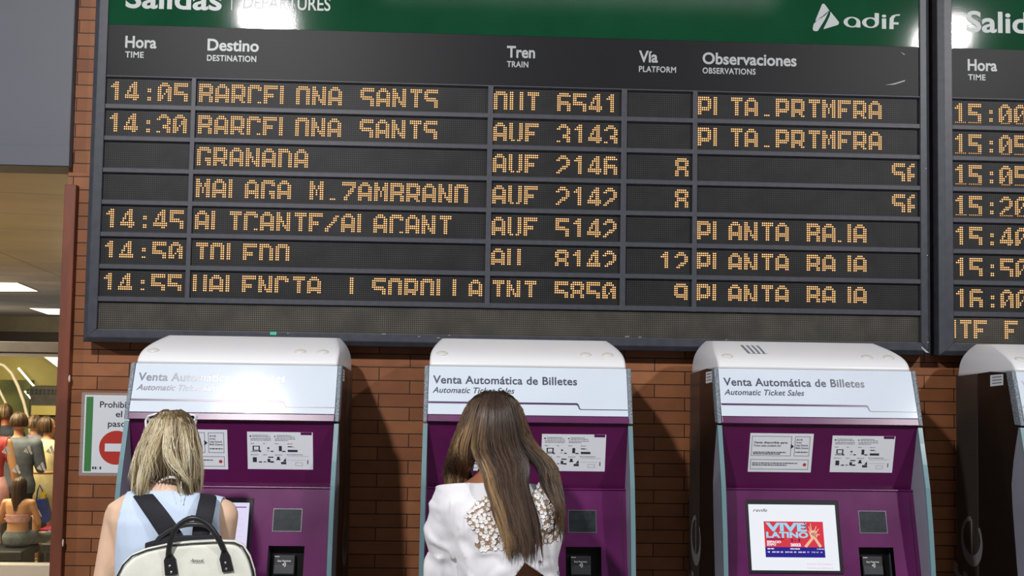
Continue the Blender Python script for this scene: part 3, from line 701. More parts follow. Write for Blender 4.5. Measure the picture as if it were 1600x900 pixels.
m = MB(); rc(m, o, .02, .062, .97, .075); rc(m, o, .90, .90, .96, .955); m.build('display_line', M_['scr_purple'], s)
m = MB()
for k in range(7): rc(m, o, .08, .24+k*.09, .95, .245+k*.09)
m.build('display_fields', M_['scr_line'], s)
m = MB(); rc(m, o, .91, .912, .95, .945, .0054); m.build('display_icon', M_['screen_lavender'], s)
# barcode sticker on the cap of the unattended machine
q = MB(); n_ = 8; rows = []
ss = lambda x, y: capbvh.ray_cast(CAM-V((MX, 0, MZ)), ray(x, y))[0]
pts = []
for j in range(6):
    t = j/5; l = (1156.5+12.5*t, 539.5+13*t); rr_ = (1188+12.0*t**.8, 540.5+12.5*t)
    row = []
    for i in range(9):
        u = i/8; h = ss(l[0]*(1-u)+rr_[0]*u, l[1]*(1-u)+rr_[1]*u)
        row.append(h)
    pts.append(row)
pts = [r for r in pts if all(h is not None for h in r)]
if len(pts) > 1:
    off = W3(r3)
    for i in range(8): q.mi = 0 if i % 2 else 1; q.grid([[pts[j][i]+off+V((0, -.0012, .0012)), pts[j][i+1]+off+V((0, -.0012, .0012))] for j in range(len(pts))])
    q.build('barcode_sticker', [M_['paper'], M_['ink_soft']], child(r3, 'top_cap'))
# ------------------------------------------------------------------ people
mk('skin_fair', (224, 188, 162), .5, spec=.35, var=.04, vscale=10)
mk('skin_tan', (158, 104, 74), .5, spec=.35, var=.05, vscale=10)
mk('white_cotton', (226, 226, 232), .75, spec=.2, var=.02, vscale=20, bump=.12, bscale=380)
mk('lace', (228, 226, 226), .7, spec=.2)
mk('lace_net', (150, 126, 108), .7, spec=.2, var=.25, vscale=120)
mk('rib_top', (196, 212, 236), .75, spec=.2, bump=.5, bscale=40, stretch=(9, 1, .1))
mk('denim', (60, 74, 104), .8, var=.1, vscale=60)
mk('pack', (218, 220, 210), .6, spec=.3, var=.04, vscale=14, bump=.15, bscale=160)
mk('strap', (34, 34, 40), .7, spec=.25, bump=.2, bscale=600)
mk('leather', (30, 30, 34), .4, bump=.15, bscale=500)
mk('pearl', (228, 222, 214), .25)
mk('silver', (200, 200, 205), .25, metal=1)
mk('shade_lens', (40, 42, 50), .1)
mk('white_frame', (236, 236, 240), .25)
def hair_mat(name, stops, rough=.38):
    m = bpy.data.materials.new(name); m.use_nodes = True; nt = m.node_tree; b = nt.nodes['Principled BSDF']
    a = nt.nodes.new('ShaderNodeAttribute'); a.attribute_name = 'tone'
    r = nt.nodes.new('ShaderNodeValToRGB'); e = r.color_ramp.elements
    while len(e) < len(stops): e.new(.5)
    for q, (p, c) in zip(e, stops): q.position = p; q.color = lin(c)
    nt.links.new(a.outputs['Fac'], r.inputs[0]); nt.links.new(r.outputs[0], b.inputs['Base Color'])
    b.inputs['Roughness'].default_value = rough; b.inputs['Specular IOR Level'].default_value = .45
    return m
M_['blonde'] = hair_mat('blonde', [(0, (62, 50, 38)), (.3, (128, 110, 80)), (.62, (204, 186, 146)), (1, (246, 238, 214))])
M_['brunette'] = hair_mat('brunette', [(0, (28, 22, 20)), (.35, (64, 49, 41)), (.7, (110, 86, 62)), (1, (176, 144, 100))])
M_['brown_hair'] = hair_mat('brown_hair', [(0, (40, 28, 20)), (1, (96, 70, 44))])

def remesh(mb, name, m, parent, voxel, smooth=4, fac=.5):
    o = mb.build('tmp', m, None)
    r = o.modifiers.new('r', 'REMESH'); r.mode = 'VOXEL'; r.voxel_size = voxel; r.use_smooth_shade = True
    s = o.modifiers.new('s', 'SMOOTH'); s.iterations = smooth; s.factor = fac
    dg = bpy.context.evaluated_depsgraph_get(); dg.update()
    me = bpy.data.meshes.new_from_object(o.evaluated_get(dg)); bpy.data.objects.remove(o)
    me.name = name
    return link_mesh(me, name, m, parent)
def link_mesh(me, name, m, parent):
    off = V((0, 0, 0)); q = parent
    while q is not None: off += q.location; q = q.parent
    me.transform(Matrix.Translation(-off)); me.materials.clear()
    for k in (m if isinstance(m, list) else [m]): me.materials.append(k)
    me.polygons.foreach_set('use_smooth', [True]*len(me.polygons)); me.update()
    o = bpy.data.objects.new(name, me); COL.objects.link(o); o.parent = parent; return o
def torso(mb, rings, n=28, ex=2.4):
    rows = []
    for z, cx, cy, rx, ry in rings:
        row = []
        for j in range(n):
            a = 2*pi*j/n; c, s = cos(a), sin(a); k = (abs(c)**ex+abs(s)**ex)**(-1/ex)
            row.append((cx+rx*k*c, cy+ry*k*s, z))
        rows.append(row)
    mb.grid(rows, True, True)
def frame_of(d, up):
    d = V(d).normalized(); a = d.cross(V(up)).normalized(); return a, a.cross(d).normalized(), d
def hand(mb, wrist, d, palm_n, side, s=1.0, curl=.35):
    """palm, five unequal bent fingers; d = direction wrist to fingertips, palm_n = palm normal"""
    a, n, d = frame_of(d, palm_n); a = a*side; w = V(wrist)
    M = Matrix((a, n, d)).transposed()
    mb.ell(w+d*.045*s, (.040*s, .016*s, .052*s), M)
    for k, (off, ln, r) in enumerate(((-.028, .072, .0085), (-.010, .082, .0088), (.009, .076, .0086), (.027, .060, .0078))):
        p = w+d*.085*s+a*off*s; q = p; di = d.copy(); pts = [(w+d*.05*s+a*off*.8*s, r*s)]
        pts.append((q, r*s))
        for f in (.45, .32, .26):
            c_ = curl*(1+.15*k); di = (di*cos(c_)-n*sin(c_)).normalized()*1; q = q+di*ln*f*s; pts.append((q, r*s*.92))
        mb.limb(pts)
    t0 = w+d*.025*s-a*.028*s; t1 = t0+(d*.6-a*.7-n*.15).normalized()*.040*s; t2 = t1+(d*.9-a*.25-n*.3).normalized()*.030*s
    mb.limb([(t0, .0125*s), (t1, .0105*s), (t2, .0088*s)])
def head(mb, c, s=1.0, face=(0, 1, 0), up=(0, 0, 1)):
    """skull, jaw, nose, brows, eyes, lips, ears around centre c; face = looking direction"""
    r, u, f = None, V(up).normalized(), V(face).normalized(); r = f.cross(u).normalized(); u = r.cross(f).normalized()
    M = Matrix((r, f, u)).transposed(); c = V(c); P = lambda x, y, z: c+(r*x+f*y+u*z)*s
    mb.ell(P(0, -.012, .022), (.073*s, .092*s, .088*s), M, 24, 16)
    mb.ell(P(0, .018, -.040), (.056*s, .066*s, .075*s), M, 20, 14)
    mb.ell(P(0, .062, -.092), (.022*s, .018*s, .016*s), M)
    mb.limb([(P(0, .083, .012), .007*s), (P(0, .102, -.026), .0115*s)])
    for q in (-1, 1):
        mb.ell(P(q*.032, .074, .016), (.022*s, .010*s, .007*s), M); mb.ell(P(q*.030, .072, -.001), (.013*s, .011*s, .008*s), M)
        mb.ell(P(q*.074, -.008, -.012), (.009*s, .020*s, .030*s), M); mb.ell(P(q*.014, .092, -.030), (.008*s, .008*s, .007*s), M)
    mb.ell(P(0, .082, -.056), (.022*s, .009*s, .005*s), M); mb.ell(P(0, .081, -.066), (.019*s, .009*s, .0055*s), M)
def foot(mb, p, d=(0, 1, 0)):
    d = V(d); p = V(p); mb.limb([(p, .042), (p+V((0, 0, -.02))-d*.02, .042)]); mb.limb([(p+V((0, 0, -.02)), .04), (p+d*.09+V((0, 0, -.045)), .032), (p+d*.155+V((0, 0, -.052)), .024)])
def clothe(body, name, m, parent, planes=(), keep=None, off=.005, thick=True):
    """a garment that follows the body: the body's own surface, cut along planes and lifted off the skin"""
    bm = bmesh.new(); bm.from_mesh(body.data); L = V((0, 0, 0)); q = body
    while q is not None: L += q.location; q = q.parent
    bmesh.ops.translate(bm, verts=bm.verts, vec=L)
    for p, n in planes:
        bmesh.ops.bisect_plane(bm, geom=bm.verts[:]+bm.edges[:]+bm.faces[:], plane_co=V(p), plane_no=V(n), clear_outer=True)
    if keep: bmesh.ops.delete(bm, geom=[f for f in bm.faces if not keep(f.calc_center_median())], context='FACES')
    bm.normal_update()
    for v in bm.verts: v.co += v.normal*(off(v.co) if callable(off) else off)
    me = bpy.data.meshes.new(name); bm.to_mesh(me); bm.free()
    o = link_mesh(me, name, m, parent)
    if thick: t = o.modifiers.new('t', 'SOLIDIFY'); t.thickness = .003; t.offset = -1
    return o
def strands_mesh(name, strands, m, parent, k=4):
    """strands: list of (points, radius, tone); one hair mesh of tapered locks"""
    vs, fs, tn = [], [], []
    for pts, r, tone in strands:
        i0 = len(vs); n = len(pts); ref = V((1, 0, 0))
        for i, p in enumerate(pts):
            t = (pts[min(i+1, n-1)]-pts[max(i-1, 0)]).normalized()
            a = t.cross(V((0, 1, 0)) if abs(t.y) < .9 else V((1, 0, 0))).normalized(); b = a.cross(t)
            s = i/(n-1); rr = r*(min(1, .35+s*5))*(1 if s < .7 else max(.12, 1-(s-.7)/.3*.9))
            for j in range(k): vs.append(p+a*(rr*cos(2*pi*j/k))+b*(rr*.7*sin(2*pi*j/k))); tn.append(tone if not callable(tone) else tone(s))
        for i in range(n-1):
            for j in range(k):
                j2 = (j+1) % k; fs.append((i0+i*k+j, i0+i*k+j2, i0+(i+1)*k+j2, i0+(i+1)*k+j))
    off = V((0, 0, 0)); q = parent
    while q is not None: off += q.location; q = q.parent
    me = bpy.data.meshes.new(name); me.from_pydata([v-off for v in vs], [], fs); me.materials.append(m)
    at_ = me.attributes.new('tone', 'FLOAT', 'POINT'); at_.data.foreach_set('value', tn)
    me.polygons.foreach_set('use_smooth', [True]*len(me.polygons)); me.update()
    o = bpy.data.objects.new(name, me); COL.objects.link(o); o.parent = parent; return o
def itp(tab, x):
    if x <= tab[0][0]: return tab[0][1]
    for (a, p), (b, q) in zip(tab, tab[1:]):
        if x <= b: return p+(q-p)*(x-a)/(b-a)
    return tab[-1][1]
Y1 = 3.25
def ax(px, py=700, Y=Y1): return at(px, py, Y).x
def az(py, px, Y=Y1): return at(px, py, Y).z

# ---- blonde woman with the backpack
w1 = empty('person', (-.91, 3.27, 0), 'woman with straight blonde hair in a pale blue sleeveless top using the leftmost machine', 'person')
mb = MB()
hx = ax(267, 700); hz = az(700, 267)
torso(mb, [(.80, -.905, 3.27, .165, .12), (.90, -.905, 3.27, .168, .125), (1.02, -.905, 3.265, .138, .10), (1.10, -.907, 3.26, .128, .092), (1.20, -.908, 3.255, .143, .10), (1.265, -.91, 3.255, .160, .100), (1.305, -.912, 3.255, .158, .085), (1.335, -.91, 3.255, .115, .068), (1.36, -.905, 3.255, .072, .058), (1.39, -.902, 3.258, .050, .052)])
mb.limb([((-.902, 3.258, 1.35), .053), ((hx, 3.268, 1.44), .050)])
head(mb, (hx, 3.262, hz-.004), .90, (.05, 1, -.18))
shl, shr = V((ax(190, 800), 3.255, 1.268)), V((ax(344, 800), 3.262, 1.272))
for sh, el, wr, hd, pn, sd in ((shl, (-1.082, 3.262, 1.03), (-1.0, 3.44, 1.08), (.25, 1, .1), (0, 0, 1), 1), (shr, (-.752, 3.28, 1.04), (-.835, 3.46, 1.10), (-.1, 1, .25), (0, .3, 1), -1)):
    inn = sh+V((.05 if sh.x < -.9 else -.05, 0, .012))
    mb.limb([(inn, .050), (sh, .052), (sh.lerp(V(el), .35), .047), (sh.lerp(V(el), .8), .039), (el, .038), (V(el).lerp(V(wr), .35), .036), (wr, .025)])
    hand(mb, wr, hd, pn, sd, .92)
for sx in (-.085, .085):
    mb.limb([((-.905+sx, 3.27, .86), .088), ((-.905+sx*.95, 3.275, .62), .070), ((-.905+sx*.9, 3.28, .47), .055), ((-.905+sx*.9, 3.285, .36), .054), ((-.905+sx*.9, 3.27, .10), .036)])
    foot(mb, (-.905+sx*.95, 3.27, .085))
b1 = remesh(mb, 'body', M_['skin_fair'], w1, .006, 5)
clothe(b1, 'sleeveless_top', M_['rib_top'], w1, [((0, 0, .98), (0, 0, -1)), ((-.905, 3.2, 1.352), (0, .35, 1)), ((ax(199, 790), 3.25, 1.25), (-1, 0, .10)), ((ax(348, 800), 3.25, 1.25), (1, 0, .04))], lambda c: c.y < 3.372, .006)
clothe(b1, 'trousers', M_['denim'], w1, [((0, 0, 1.0), (0, 0, 1)), ((0, 0, .12), (0, 0, -1))], lambda c: c.y < 3.39 and abs(c.x+.905) < .175, .007)
for sx in (-.085, .085):
    q = MB(); foot(q, (-.905+sx*.95, 3.27, .083)); q.v = [V((v.x, v.y, max(v.z, .001)))+V((0, 0, 0)) for v in q.v]
    q.v = [V((-.905+sx*.95+(v.x+.905-sx*.95)*1.15, 3.27+(v.y-3.27)*1.08, min(v.z, .10))) for v in q.v]; q.build('shoe', M_['white_cotton'], w1, smooth=True)
q = MB(); cpath = []
for i in range(23):
    px = 243+48*i/22; py = 757-11.5*sin(pi*i/22); cpath.append(at(px, py, 3.183+.035*(abs(i-11)/11)**2))
for c in cpath: q.ell(c, (.0042, .0035, .0042), None, 8, 6)
ch = [at(283, 752+3.4*i, 3.176-.0012*i) for i in range(10)]; q.tube(ch, .0009, 5)
for i in (3, 6, 9): q.ell(ch[i], (.0022, .002, .003), None, 8, 6)
q.build('necklace', M_['pearl'], w1, smooth=True)
# hair: stacked outline taken down from the crown, hanging free below the ears
LT = [(639, 266), (641, 255), (645, 249), (652, 242), (662, 235), (680, 227), (700, 219), (720, 213), (740, 208), (760, 205), (775, 204)]
RT_ = [(639, 268), (641, 282), (645, 290), (652, 296), (662, 301), (680, 307), (700, 312), (720, 313), (740, 314), (760, 315), (775, 316)]
DP = [(639, .01), (641, .040), (645, .058), (652, .076), (662, .090), (680, .102), (700, .108), (720, .105), (740, .096), (760, .090), (775, .088)]
def hp1(phi, y, k=1.0, dx=0):
    l, r, d = itp(LT, y), itp(RT_, y), itp(DP, y)*k
    cx = (l+r)/2; hw = (r-l)/2*k
    p = at(cx+hw*sin(phi), y, 3.258); return V((p.x+dx, 3.258-d*cos(phi), p.z))
rnd = random.Random(3)
st = []
for L_ in range(130):
    pc = -2.25+4.5*((L_*0.618034) % 1) if L_ % 3 else rnd.gauss(.05, .75)
    if abs(pc) > 2.3: continue
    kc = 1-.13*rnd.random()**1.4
    q_ = pc-.12
    part = .85*math.exp(-(abs(q_)/.42)**2)*(1 if q_ > 0 else -1)          # the back parts over the nape
    ye0 = 770-20*math.exp(-(q_/.30)**2)+rnd.uniform(-6, 4)-(6 if abs(pc) > 1.5 else 0)
    wf, wp, amp = rnd.uniform(.7, 1.3), rnd.uniform(0, 6.3), rnd.uniform(.001, .008)
    tone0 = max(.12, min(1, .62+rnd.gauss(0, .34))); root0 = .08+.34*rnd.random(); curl = -.010*sin(pc)*rnd.random()
    drift = rnd.gauss(0, .10); y00 = 640+rnd.random()**2*10
    for i in range(22):
        ja, jk, jt = rnd.gauss(0, .040), rnd.gauss(0, .018), rnd.gauss(0, .15)
        pts = []; n = 14; ye = ye0+rnd.gauss(0, 3)
        for j in range(n):
            s = j/(n-1); y = y00+(ye-y00)*s
            ph_ = pc+ja*(.6+.6*s*(1-s)*4-.5*max(0, s-.75)*4*.5)+drift*s+part*s**2.6
            pts.append(hp1(ph_, y, min(1.01, kc+jk), amp*sin(wf*s*6+wp)*s+curl*max(0, s-.7)*8*.3))
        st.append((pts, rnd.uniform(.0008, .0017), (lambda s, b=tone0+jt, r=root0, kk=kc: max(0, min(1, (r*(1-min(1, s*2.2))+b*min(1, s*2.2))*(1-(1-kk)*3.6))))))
for i in range(60):                               # a few loose fly-away hairs
    phi = rnd.uniform(-1.7, 1.7); pts = [hp1(phi+.1*sin(j), 642+(ye-642)*j/9*rnd.uniform(.9, 1.0), 1.02+.05*j/9, rnd.gauss(0, .002)-.0025*j/9*(1 if phi < 0 else -.3)) for j in range(10)]
    st.append((pts, .0006, .8))
for phi0 in range(0): pass
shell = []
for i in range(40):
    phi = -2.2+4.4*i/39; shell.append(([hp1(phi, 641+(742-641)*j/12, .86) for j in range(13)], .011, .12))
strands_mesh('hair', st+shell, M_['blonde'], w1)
# sunglasses pushed up on the head
sgp = empty('sunglasses', at(268, 656, 3.30), 'white framed sunglasses pushed up on the blonde hair', 'sunglasses')
q = MB(); zt, zb = az(651, 268, 3.33), az(672, 268, 3.33)
xl, xr = at(233, 650, 3.33).x, at(306, 650, 3.33).x
for (a, b) in ((xl, (xl+xr)/2-.008), ((xl+xr)/2+.008, xr)):
    o_ = [(a-.004, zt+.000), (a+.022, zt+.008), (b-.004, zt+.006), (b, zt-.012), (b-.012, zb-.012), (a+.010, zb-.014)]
    q.tube([(x, 3.345-(z-zb)*.35, z) for x, z in o_+o_[:1]], .0034, 8)
q.tube([((xl+xr)/2-.009, 3.335, zt-.004), ((xl+xr)/2+.009, 3.335, zt-.004)], .0034, 8)
q.build('frame', M_['white_frame'], sgp, smooth=True)
for (a, b) in ((xl, (xl+xr)/2-.008), ((xl+xr)/2+.008, xr)):
    q = MB(); q.face([(x, 3.345-(z-zb)*.35, z) for x, z in [(a-.002, zt), (a+.022, zt+.006), (b-.004, zt+.004), (b, zt-.012), (b-.012, zb-.010), (a+.010, zb-.012)]]); q.build('lens', M_['shade_lens'], sgp)
for x in (xl-.004, xr+.002):
    sg_ = 1 if x < (xl+xr)/2 else -1; q = MB(); q.tube([(x, 3.335, zt), (x+sg_*.003, 3.30, zt-.012), (x+sg_*.014, 3.27, zt-.026), (x+sg_*.03, 3.235, zt-.038)], [.0034, .0036, .004, .003], 8); q.build('temple', M_['white_frame'], sgp, smooth=True)

# ---- backpack
bp = empty('backpack', (-.80, 3.06, .80), 'off white backpack with black handles worn by the blonde woman', 'backpack')
YF, YB = 2.985, 3.135
def bpx(px, py, Y): return at(px, py, Y)
arch = [(176, 930), (184, 900), (193, 883), (207, 869), (230, 860), (262, 853), (300, 849.5), (338, 847.5), (366, 848), (379, 854), (389, 870), (396, 892), (401, 930)]
back = [(193, 930), (203, 896), (211, 879), (223, 863), (243, 854), (268, 846), (302, 842), (337, 840.5), (361, 841.5), (370, 849), (379, 865), (386, 888), (390, 930)]
m = MB(); rows = []
def crow(off, Y, f=0):
    r = []
    for (a, b), (c, d) in zip(arch, back):
        p, q_ = bpx(a, b, YF), bpx(c, d, YB); r.append(p.lerp(q_, f))
    return r
fr = [bpx(a, b, YF) for a, b in arch]; bk = [bpx(c, d, YB) for c, d in back]
cen = V((-.80, YF, 1.10))
def shrink(r, s, dy): return [V((cen.x+(p.x-cen.x)*s, p.y+dy, cen.z+(p.z-cen.z)*s)) for p in r]
def full(r, zb):                     # close the outline down to the bottom of the bag with rounded corners
    a, b = r[0], r[-1]; y = a.y; c = .05
    return r+[V((b.x+.004, y, zb+c)), V((b.x-c*.3, y, zb+c*.3)), V((b.x-c, y, zb)), V((a.x+c, y, zb)), V((a.x+c*.3, y, zb+c*.3)), V((a.x-.004, y, zb+c))]
rows = [full(shrink(fr, .90, -.006), .845), full(shrink(fr, .97, -.004), .825), full(fr, .81), full([p.lerp(q_, .5) for p, q_ in zip(fr, bk)], .80), full(bk, .81), full(shrink(bk, .9, .004), .84)]
m.grid(rows, True, True); pk = m.build('bag_body', M_['pack'], bp, smooth=True)
sub = pk.modifiers.new('s', 'SUBSURF'); sub.levels = 1; sub.render_levels = 1
m = MB(); m.tube([p+V((0, -.004, .001)) for p in fr], .0024, 6); m.tube([p+V((0, .012, .003)) for p in fr], .0022, 6); m.build('zipper', M_['leather'], bp, smooth=True)
m = MB(); m.tube([p+V((0, .004, .0032)) for p in fr], .0040, 6); m.build('piping', M_['pack'], bp, smooth=True)
def hpath(pts, Y, n=24):
    P = [bpx(a, b, y) for (a, b), y in zip(pts, Y)]
    out = []
    for i in range(n+1):                # Catmull-Rom through the points
        t = i/n*(len(P)-1); k = min(int(t), len(P)-2); u = t-k
        p0, p1, p2, p3 = P[max(k-1, 0)], P[k], P[k+1], P[min(k+2, len(P)-1)]
        out.append(.5*((2*p1)+(p2-p0)*u+(2*p0-5*p1+4*p2-p3)*u*u+(3*p1-p0-3*p2+p3)*u**3))
    return out
m = MB(); m.tube(hpath([(263, 868), (266, 848), (276, 824), (300, 809.5), (323, 818), (340, 840), (350, 860)], [2.975, 2.965, 2.96, 2.955, 2.96, 2.965, 2.975]), .0078, 10); m.build('carry_handle', M_['leather'], bp, smooth=True)
m = MB(); m.tube(hpath([(243, 850), (252, 838), (272, 825), (300, 819), (325, 823), (338, 838), (341, 850)], [3.125, 3.12, 3.115, 3.11, 3.115, 3.12, 3.125]), .0075, 10); m.build('carry_handle', M_['leather'], bp, smooth=True)
for pts, riv in (([(260.5, 865), (267.5, 864), (274, 873), (278, 897.5), (257.5, 900), (255.5, 876)], ((265, 884.5), (267.5, 894))), ([(346.5, 858), (352.5, 857), (359, 868), (365, 892.5), (347, 894.5), (342.5, 874)], ((352, 879.5), (353.5, 889)))):
    m = MB(); m.slab([bpx(a, b, 2.972) for a, b in pts], (0, .006, 0)); tb = m.build('handle_tab', M_['leather'], bp, bevel=.002)
    for a, b in riv:
        m = MB(); m.ell(bpx(a, b, 2.971), (.0036, .002, .0036), None, 12, 6); m.build('rivet', M_['silver'], tb, smooth=True)
m = MB(); a, b = bpx(297, 878, 2.974), bpx(319, 878, 2.974); m.text('Annook', (a.x, 2.9735, a.z), (1, 0, 0), (0, 0, 1), w=b.x-a.x, h=.009, bold=.01, shear=.5, sp=.9); m.build('logo_lettering', M_['ink'], bp)
def strap(pts, width, name='shoulder_strap'):
    m = MB(); rows = []
    n = len(pts)
    for i, (p, wv) in enumerate(pts):
        p = V(p); wv = V(wv)*width/2
        t = (V(pts[min(i+1, n-1)][0])-V(pts[max(i-1, 0)][0])).normalized(); nn = t.cross(wv).normalized()*.0045
        rows.append([p-wv-nn, p+wv-nn, p+wv+nn, p-wv+nn])
    m.grid(rows, True, True); o = m.build(name, M_['strap'], bp, smooth=False); s = o.modifiers.new('s', 'SUBSURF'); s.levels = 2; s.render_levels = 2
    return o
def sp(px, py, Y): return at(px, py, Y)
strap([(sp(278, 850, 3.125), (1, 0, .55)), (sp(262, 828, 3.128), (1, 0, .6)), (sp(243, 800, 3.135), (1, 0, .5)), (sp(226, 778, 3.165), (1, .1, .3)), (sp(220, 768.5, 3.215), (1, .3, .15)), ((-1.0, 3.29, 1.325), (1, .4, .05)), ((-1.0, 3.35, 1.25), (1, 0, 0)), ((-1.02, 3.372, 1.10), (1, 0, 0)), ((-1.055, 3.30, .98), (.7, .7, 0)), ((-1.03, 3.18, .90), (.5, .5, 0)), ((-.97, 3.125, .86), (1, 0, 0))], .056)
strap([(sp(311, 850, 3.125), (1, 0, -.2)), (sp(315, 825, 3.128), (1, 0, -.2)), (sp(321, 800, 3.135), (1, 0, -.2)), (sp(325, 780, 3.17), (1, -.1, -.2)), (sp(327, 770.5, 3.215), (1, -.2, -.1)), ((-.80, 3.29, 1.32), (1, -.3, -.05)), ((-.795, 3.35, 1.25), (1, 0, 0)), ((-.79, 3.372, 1.10), (1, 0, 0)), ((-.765, 3.30, .98), (.7, -.7, 0)), ((-.74, 3.18, .90), (.5, -.5, 0)), ((-.70, 3.125, .86), (1, 0, 0))], .055)
m = MB(); m.slab([bpx(a, b, 3.118) for a, b in ((226, 849), (262, 838), (336, 836), (345, 838), (345, 850), (226, 860))], (0, .012, 0)); m.build('back_padding', M_['strap'], bp, bevel=.003)

# ---- brown-haired woman in the white blouse
w2 = empty('person', (.10, 3.27, 0), 'woman with long brown hair in a white lace blouse at the second machine', 'person')
mb = MB(); h2 = V((ax(775, 680), 3.275, az(684, 775)))
torso(mb, [(.82, .115, 3.28, .172, .125), (.92, .115, 3.28, .172, .128), (1.02, .112, 3.27, .145, .104), (1.10, .11, 3.262, .130, .094), (1.20, .105, 3.258, .140, .10), (1.30, .102, 3.256, .158, .098), (1.345, .10, 3.256, .150, .082), (1.375, .098, 3.258, .108, .066), (1.40, .096, 3.26, .070, .056), (1.43, .094, 3.262, .050, .052)])
mb.limb([((.095, 3.262, 1.39), .053), ((h2.x, 3.27, 1.49), .050)])
head(mb, h2-V((0, 0, .008)), .95, (0, 1, -.25))
for sh, el, wr, hd, pn, sd in (((-.040, 3.258, 1.325), (-.068, 3.285, 1.07), (.0, 3.47, 1.09), (.25, 1, .1), (0, 0, 1), 1), ((.238, 3.262, 1.325), (.246, 3.34, 1.10), (.225, 3.50, 1.16), (-.05, 1, .25), (0, .2, 1), -1)):
    sh = V(sh); inn = sh.lerp(V((.1, 3.258, 1.345)), .35)
    mb.limb([(inn, .05), (sh, .050), (sh.lerp(V(el), .5), .042), (el, .037), (V(el).lerp(V(wr), .35), .035), (wr, .024)]); hand(mb, wr, hd, pn, sd, .92)
for sx in (-.088, .088):
    mb.limb([((.115+sx, 3.28, .88), .09), ((.115+sx*.95, 3.285, .64), .072), ((.115+sx*.9, 3.29, .49), .056), ((.115+sx*.9, 3.295, .37), .055), ((.115+sx*.9, 3.28, .10), .036)]); foot(mb, (.115+sx*.95, 3.28, .085))
b2 = remesh(mb, 'body', M_['skin_tan'], w2, .006, 5)
clothe(b2, 'trousers', M_['denim'], w2, [((0, 0, 1.0), (0, 0, 1)), ((0, 0, .12), (0, 0, -1))], lambda c: c.y < 3.41 and abs(c.x-.115) < .19, .007)
for sx in (-.088, .088):
    q = MB(); foot(q, (.115+sx*.95, 3.28, .083)); q.v = [V((.115+sx*.95+(v.x-.115-sx*.95)*1.15, 3.28+(v.y-3.28)*1.08, min(max(v.z, .001), .10))) for v in q.v]; q.build('shoe', M_['white_cotton'], w2, smooth=True)
mb = MB()
def bx(px): return (px-731)/508.0
def ring(z, l, r, ry, cy=3.256): return (z, (bx(l)+bx(r))/2, cy, (bx(r)-bx(l))/2, ry)
torso(mb, [ring(1.402, 716, 838, .072), ring(1.388, 702, 862, .086), ring(1.365, 688, 877, .100), ring(1.33, 682, 882, .112), ring(1.27, 690, 884, .122), ring(1.21, 700, 880, .126), ring(1.16, 712, 877, .126), ring(1.11, 714, 877, .126), ring(1.06, 716, 880, .130), ring(1.0, 720, 880, .135)], 36, 2.3)
mb.limb([((bx(714), 3.256, 1.335), .064), ((bx(707), 3.262, 1.25), .072), ((bx(706), 3.268, 1.19), .068), ((bx(709), 3.272, 1.165), .056)])
mb.limb([((bx(704), 3.272, 1.175), .052), ((bx(700), 3.285, 1.12), .064), ((bx(697), 3.30, 1.07), .064), ((-.03, 3.40, 1.055), .052), ((.0, 3.455, 1.085), .034)])
mb.limb([((bx(848), 3.262, 1.335), .062), ((bx(848), 3.30, 1.22), .066), ((bx(850), 3.34, 1.12), .064), ((.245, 3.44, 1.13), .048), ((.237, 3.48, 1.15), .032)])
bl = remesh(mb, 'blouse', M_['white_cotton'], w2, .007, 8, .5)
L0 = w2.location
for v in bl.data.vertices:
    p = v.co+L0; n = v.normal
    q = V((p.x*9, p.y*5, p.z*9)); a = noise.noise(V((p.x*16+p.z*11, p.y*7, p.z*15-p.x*8)))
    b = noise.noise(q*1.2+V((5, 2, 1)))
    rid = 1-abs(noise.noise(V((p.x*9+p.z*13, 3.1, p.z*8-p.x*10))))*2
    sl = 1 if (p.x < bx(722) and p.z < 1.165) else 0
    d = .005*a+.010*b+.011*max(0, rid-.3)
    if sl: d = .0035*sin((p.x*150+p.z*22)+2*noise.noise(p*10))+.003*b
    v.co += n*d
bm = bmesh.new(); bm.from_mesh(bl.data); bmesh.ops.translate(bm, verts=bm.verts, vec=L0)
def cut(p, n, clear): bmesh.ops.bisect_plane(bm, geom=bm.verts[:]+bm.edges[:]+bm.faces[:], plane_co=V(p), plane_no=V(n), clear_outer=clear)
cut((.1, 3.2, 1.384), (0, .30, 1), True); cut((0, 0, 1.03), (0, 0, -1), True)
ap, bl_, br_ = V((bx(822), 0, az(866, 822))), V((bx(790), 0, az(912, 790))), V((bx(872), 0, az(905, 872)))
nl = V((-(ap.z-bl_.z), 0, ap.x-bl_.x)).normalized(); nr = V((ap.z-br_.z, 0, br_.x-ap.x)).normalized()
if nl.x > 0: nl = -nl
if nr.x < 0: nr = -nr
cut(ap, nl, False); cut(ap, nr, False)
bmesh.ops.delete(bm, geom=[f for f in bm.faces if f.calc_center_median().y < 3.25 and (f.calc_center_median()-V((ap.x, f.calc_center_median().y, ap.z))).dot(nl) < 0 and (f.calc_center_median()-V((ap.x, f.calc_center_median().y, ap.z))).dot(nr) < 0 and f.calc_center_median().z < ap.z], context='FACES')
bmesh.ops.translate(bm, verts=bm.verts, vec=-L0); bm.to_mesh(bl.data); bm.free()
t = bl.modifiers.new('t', 'SOLIDIFY'); t.thickness = .0035; t.offset = -1
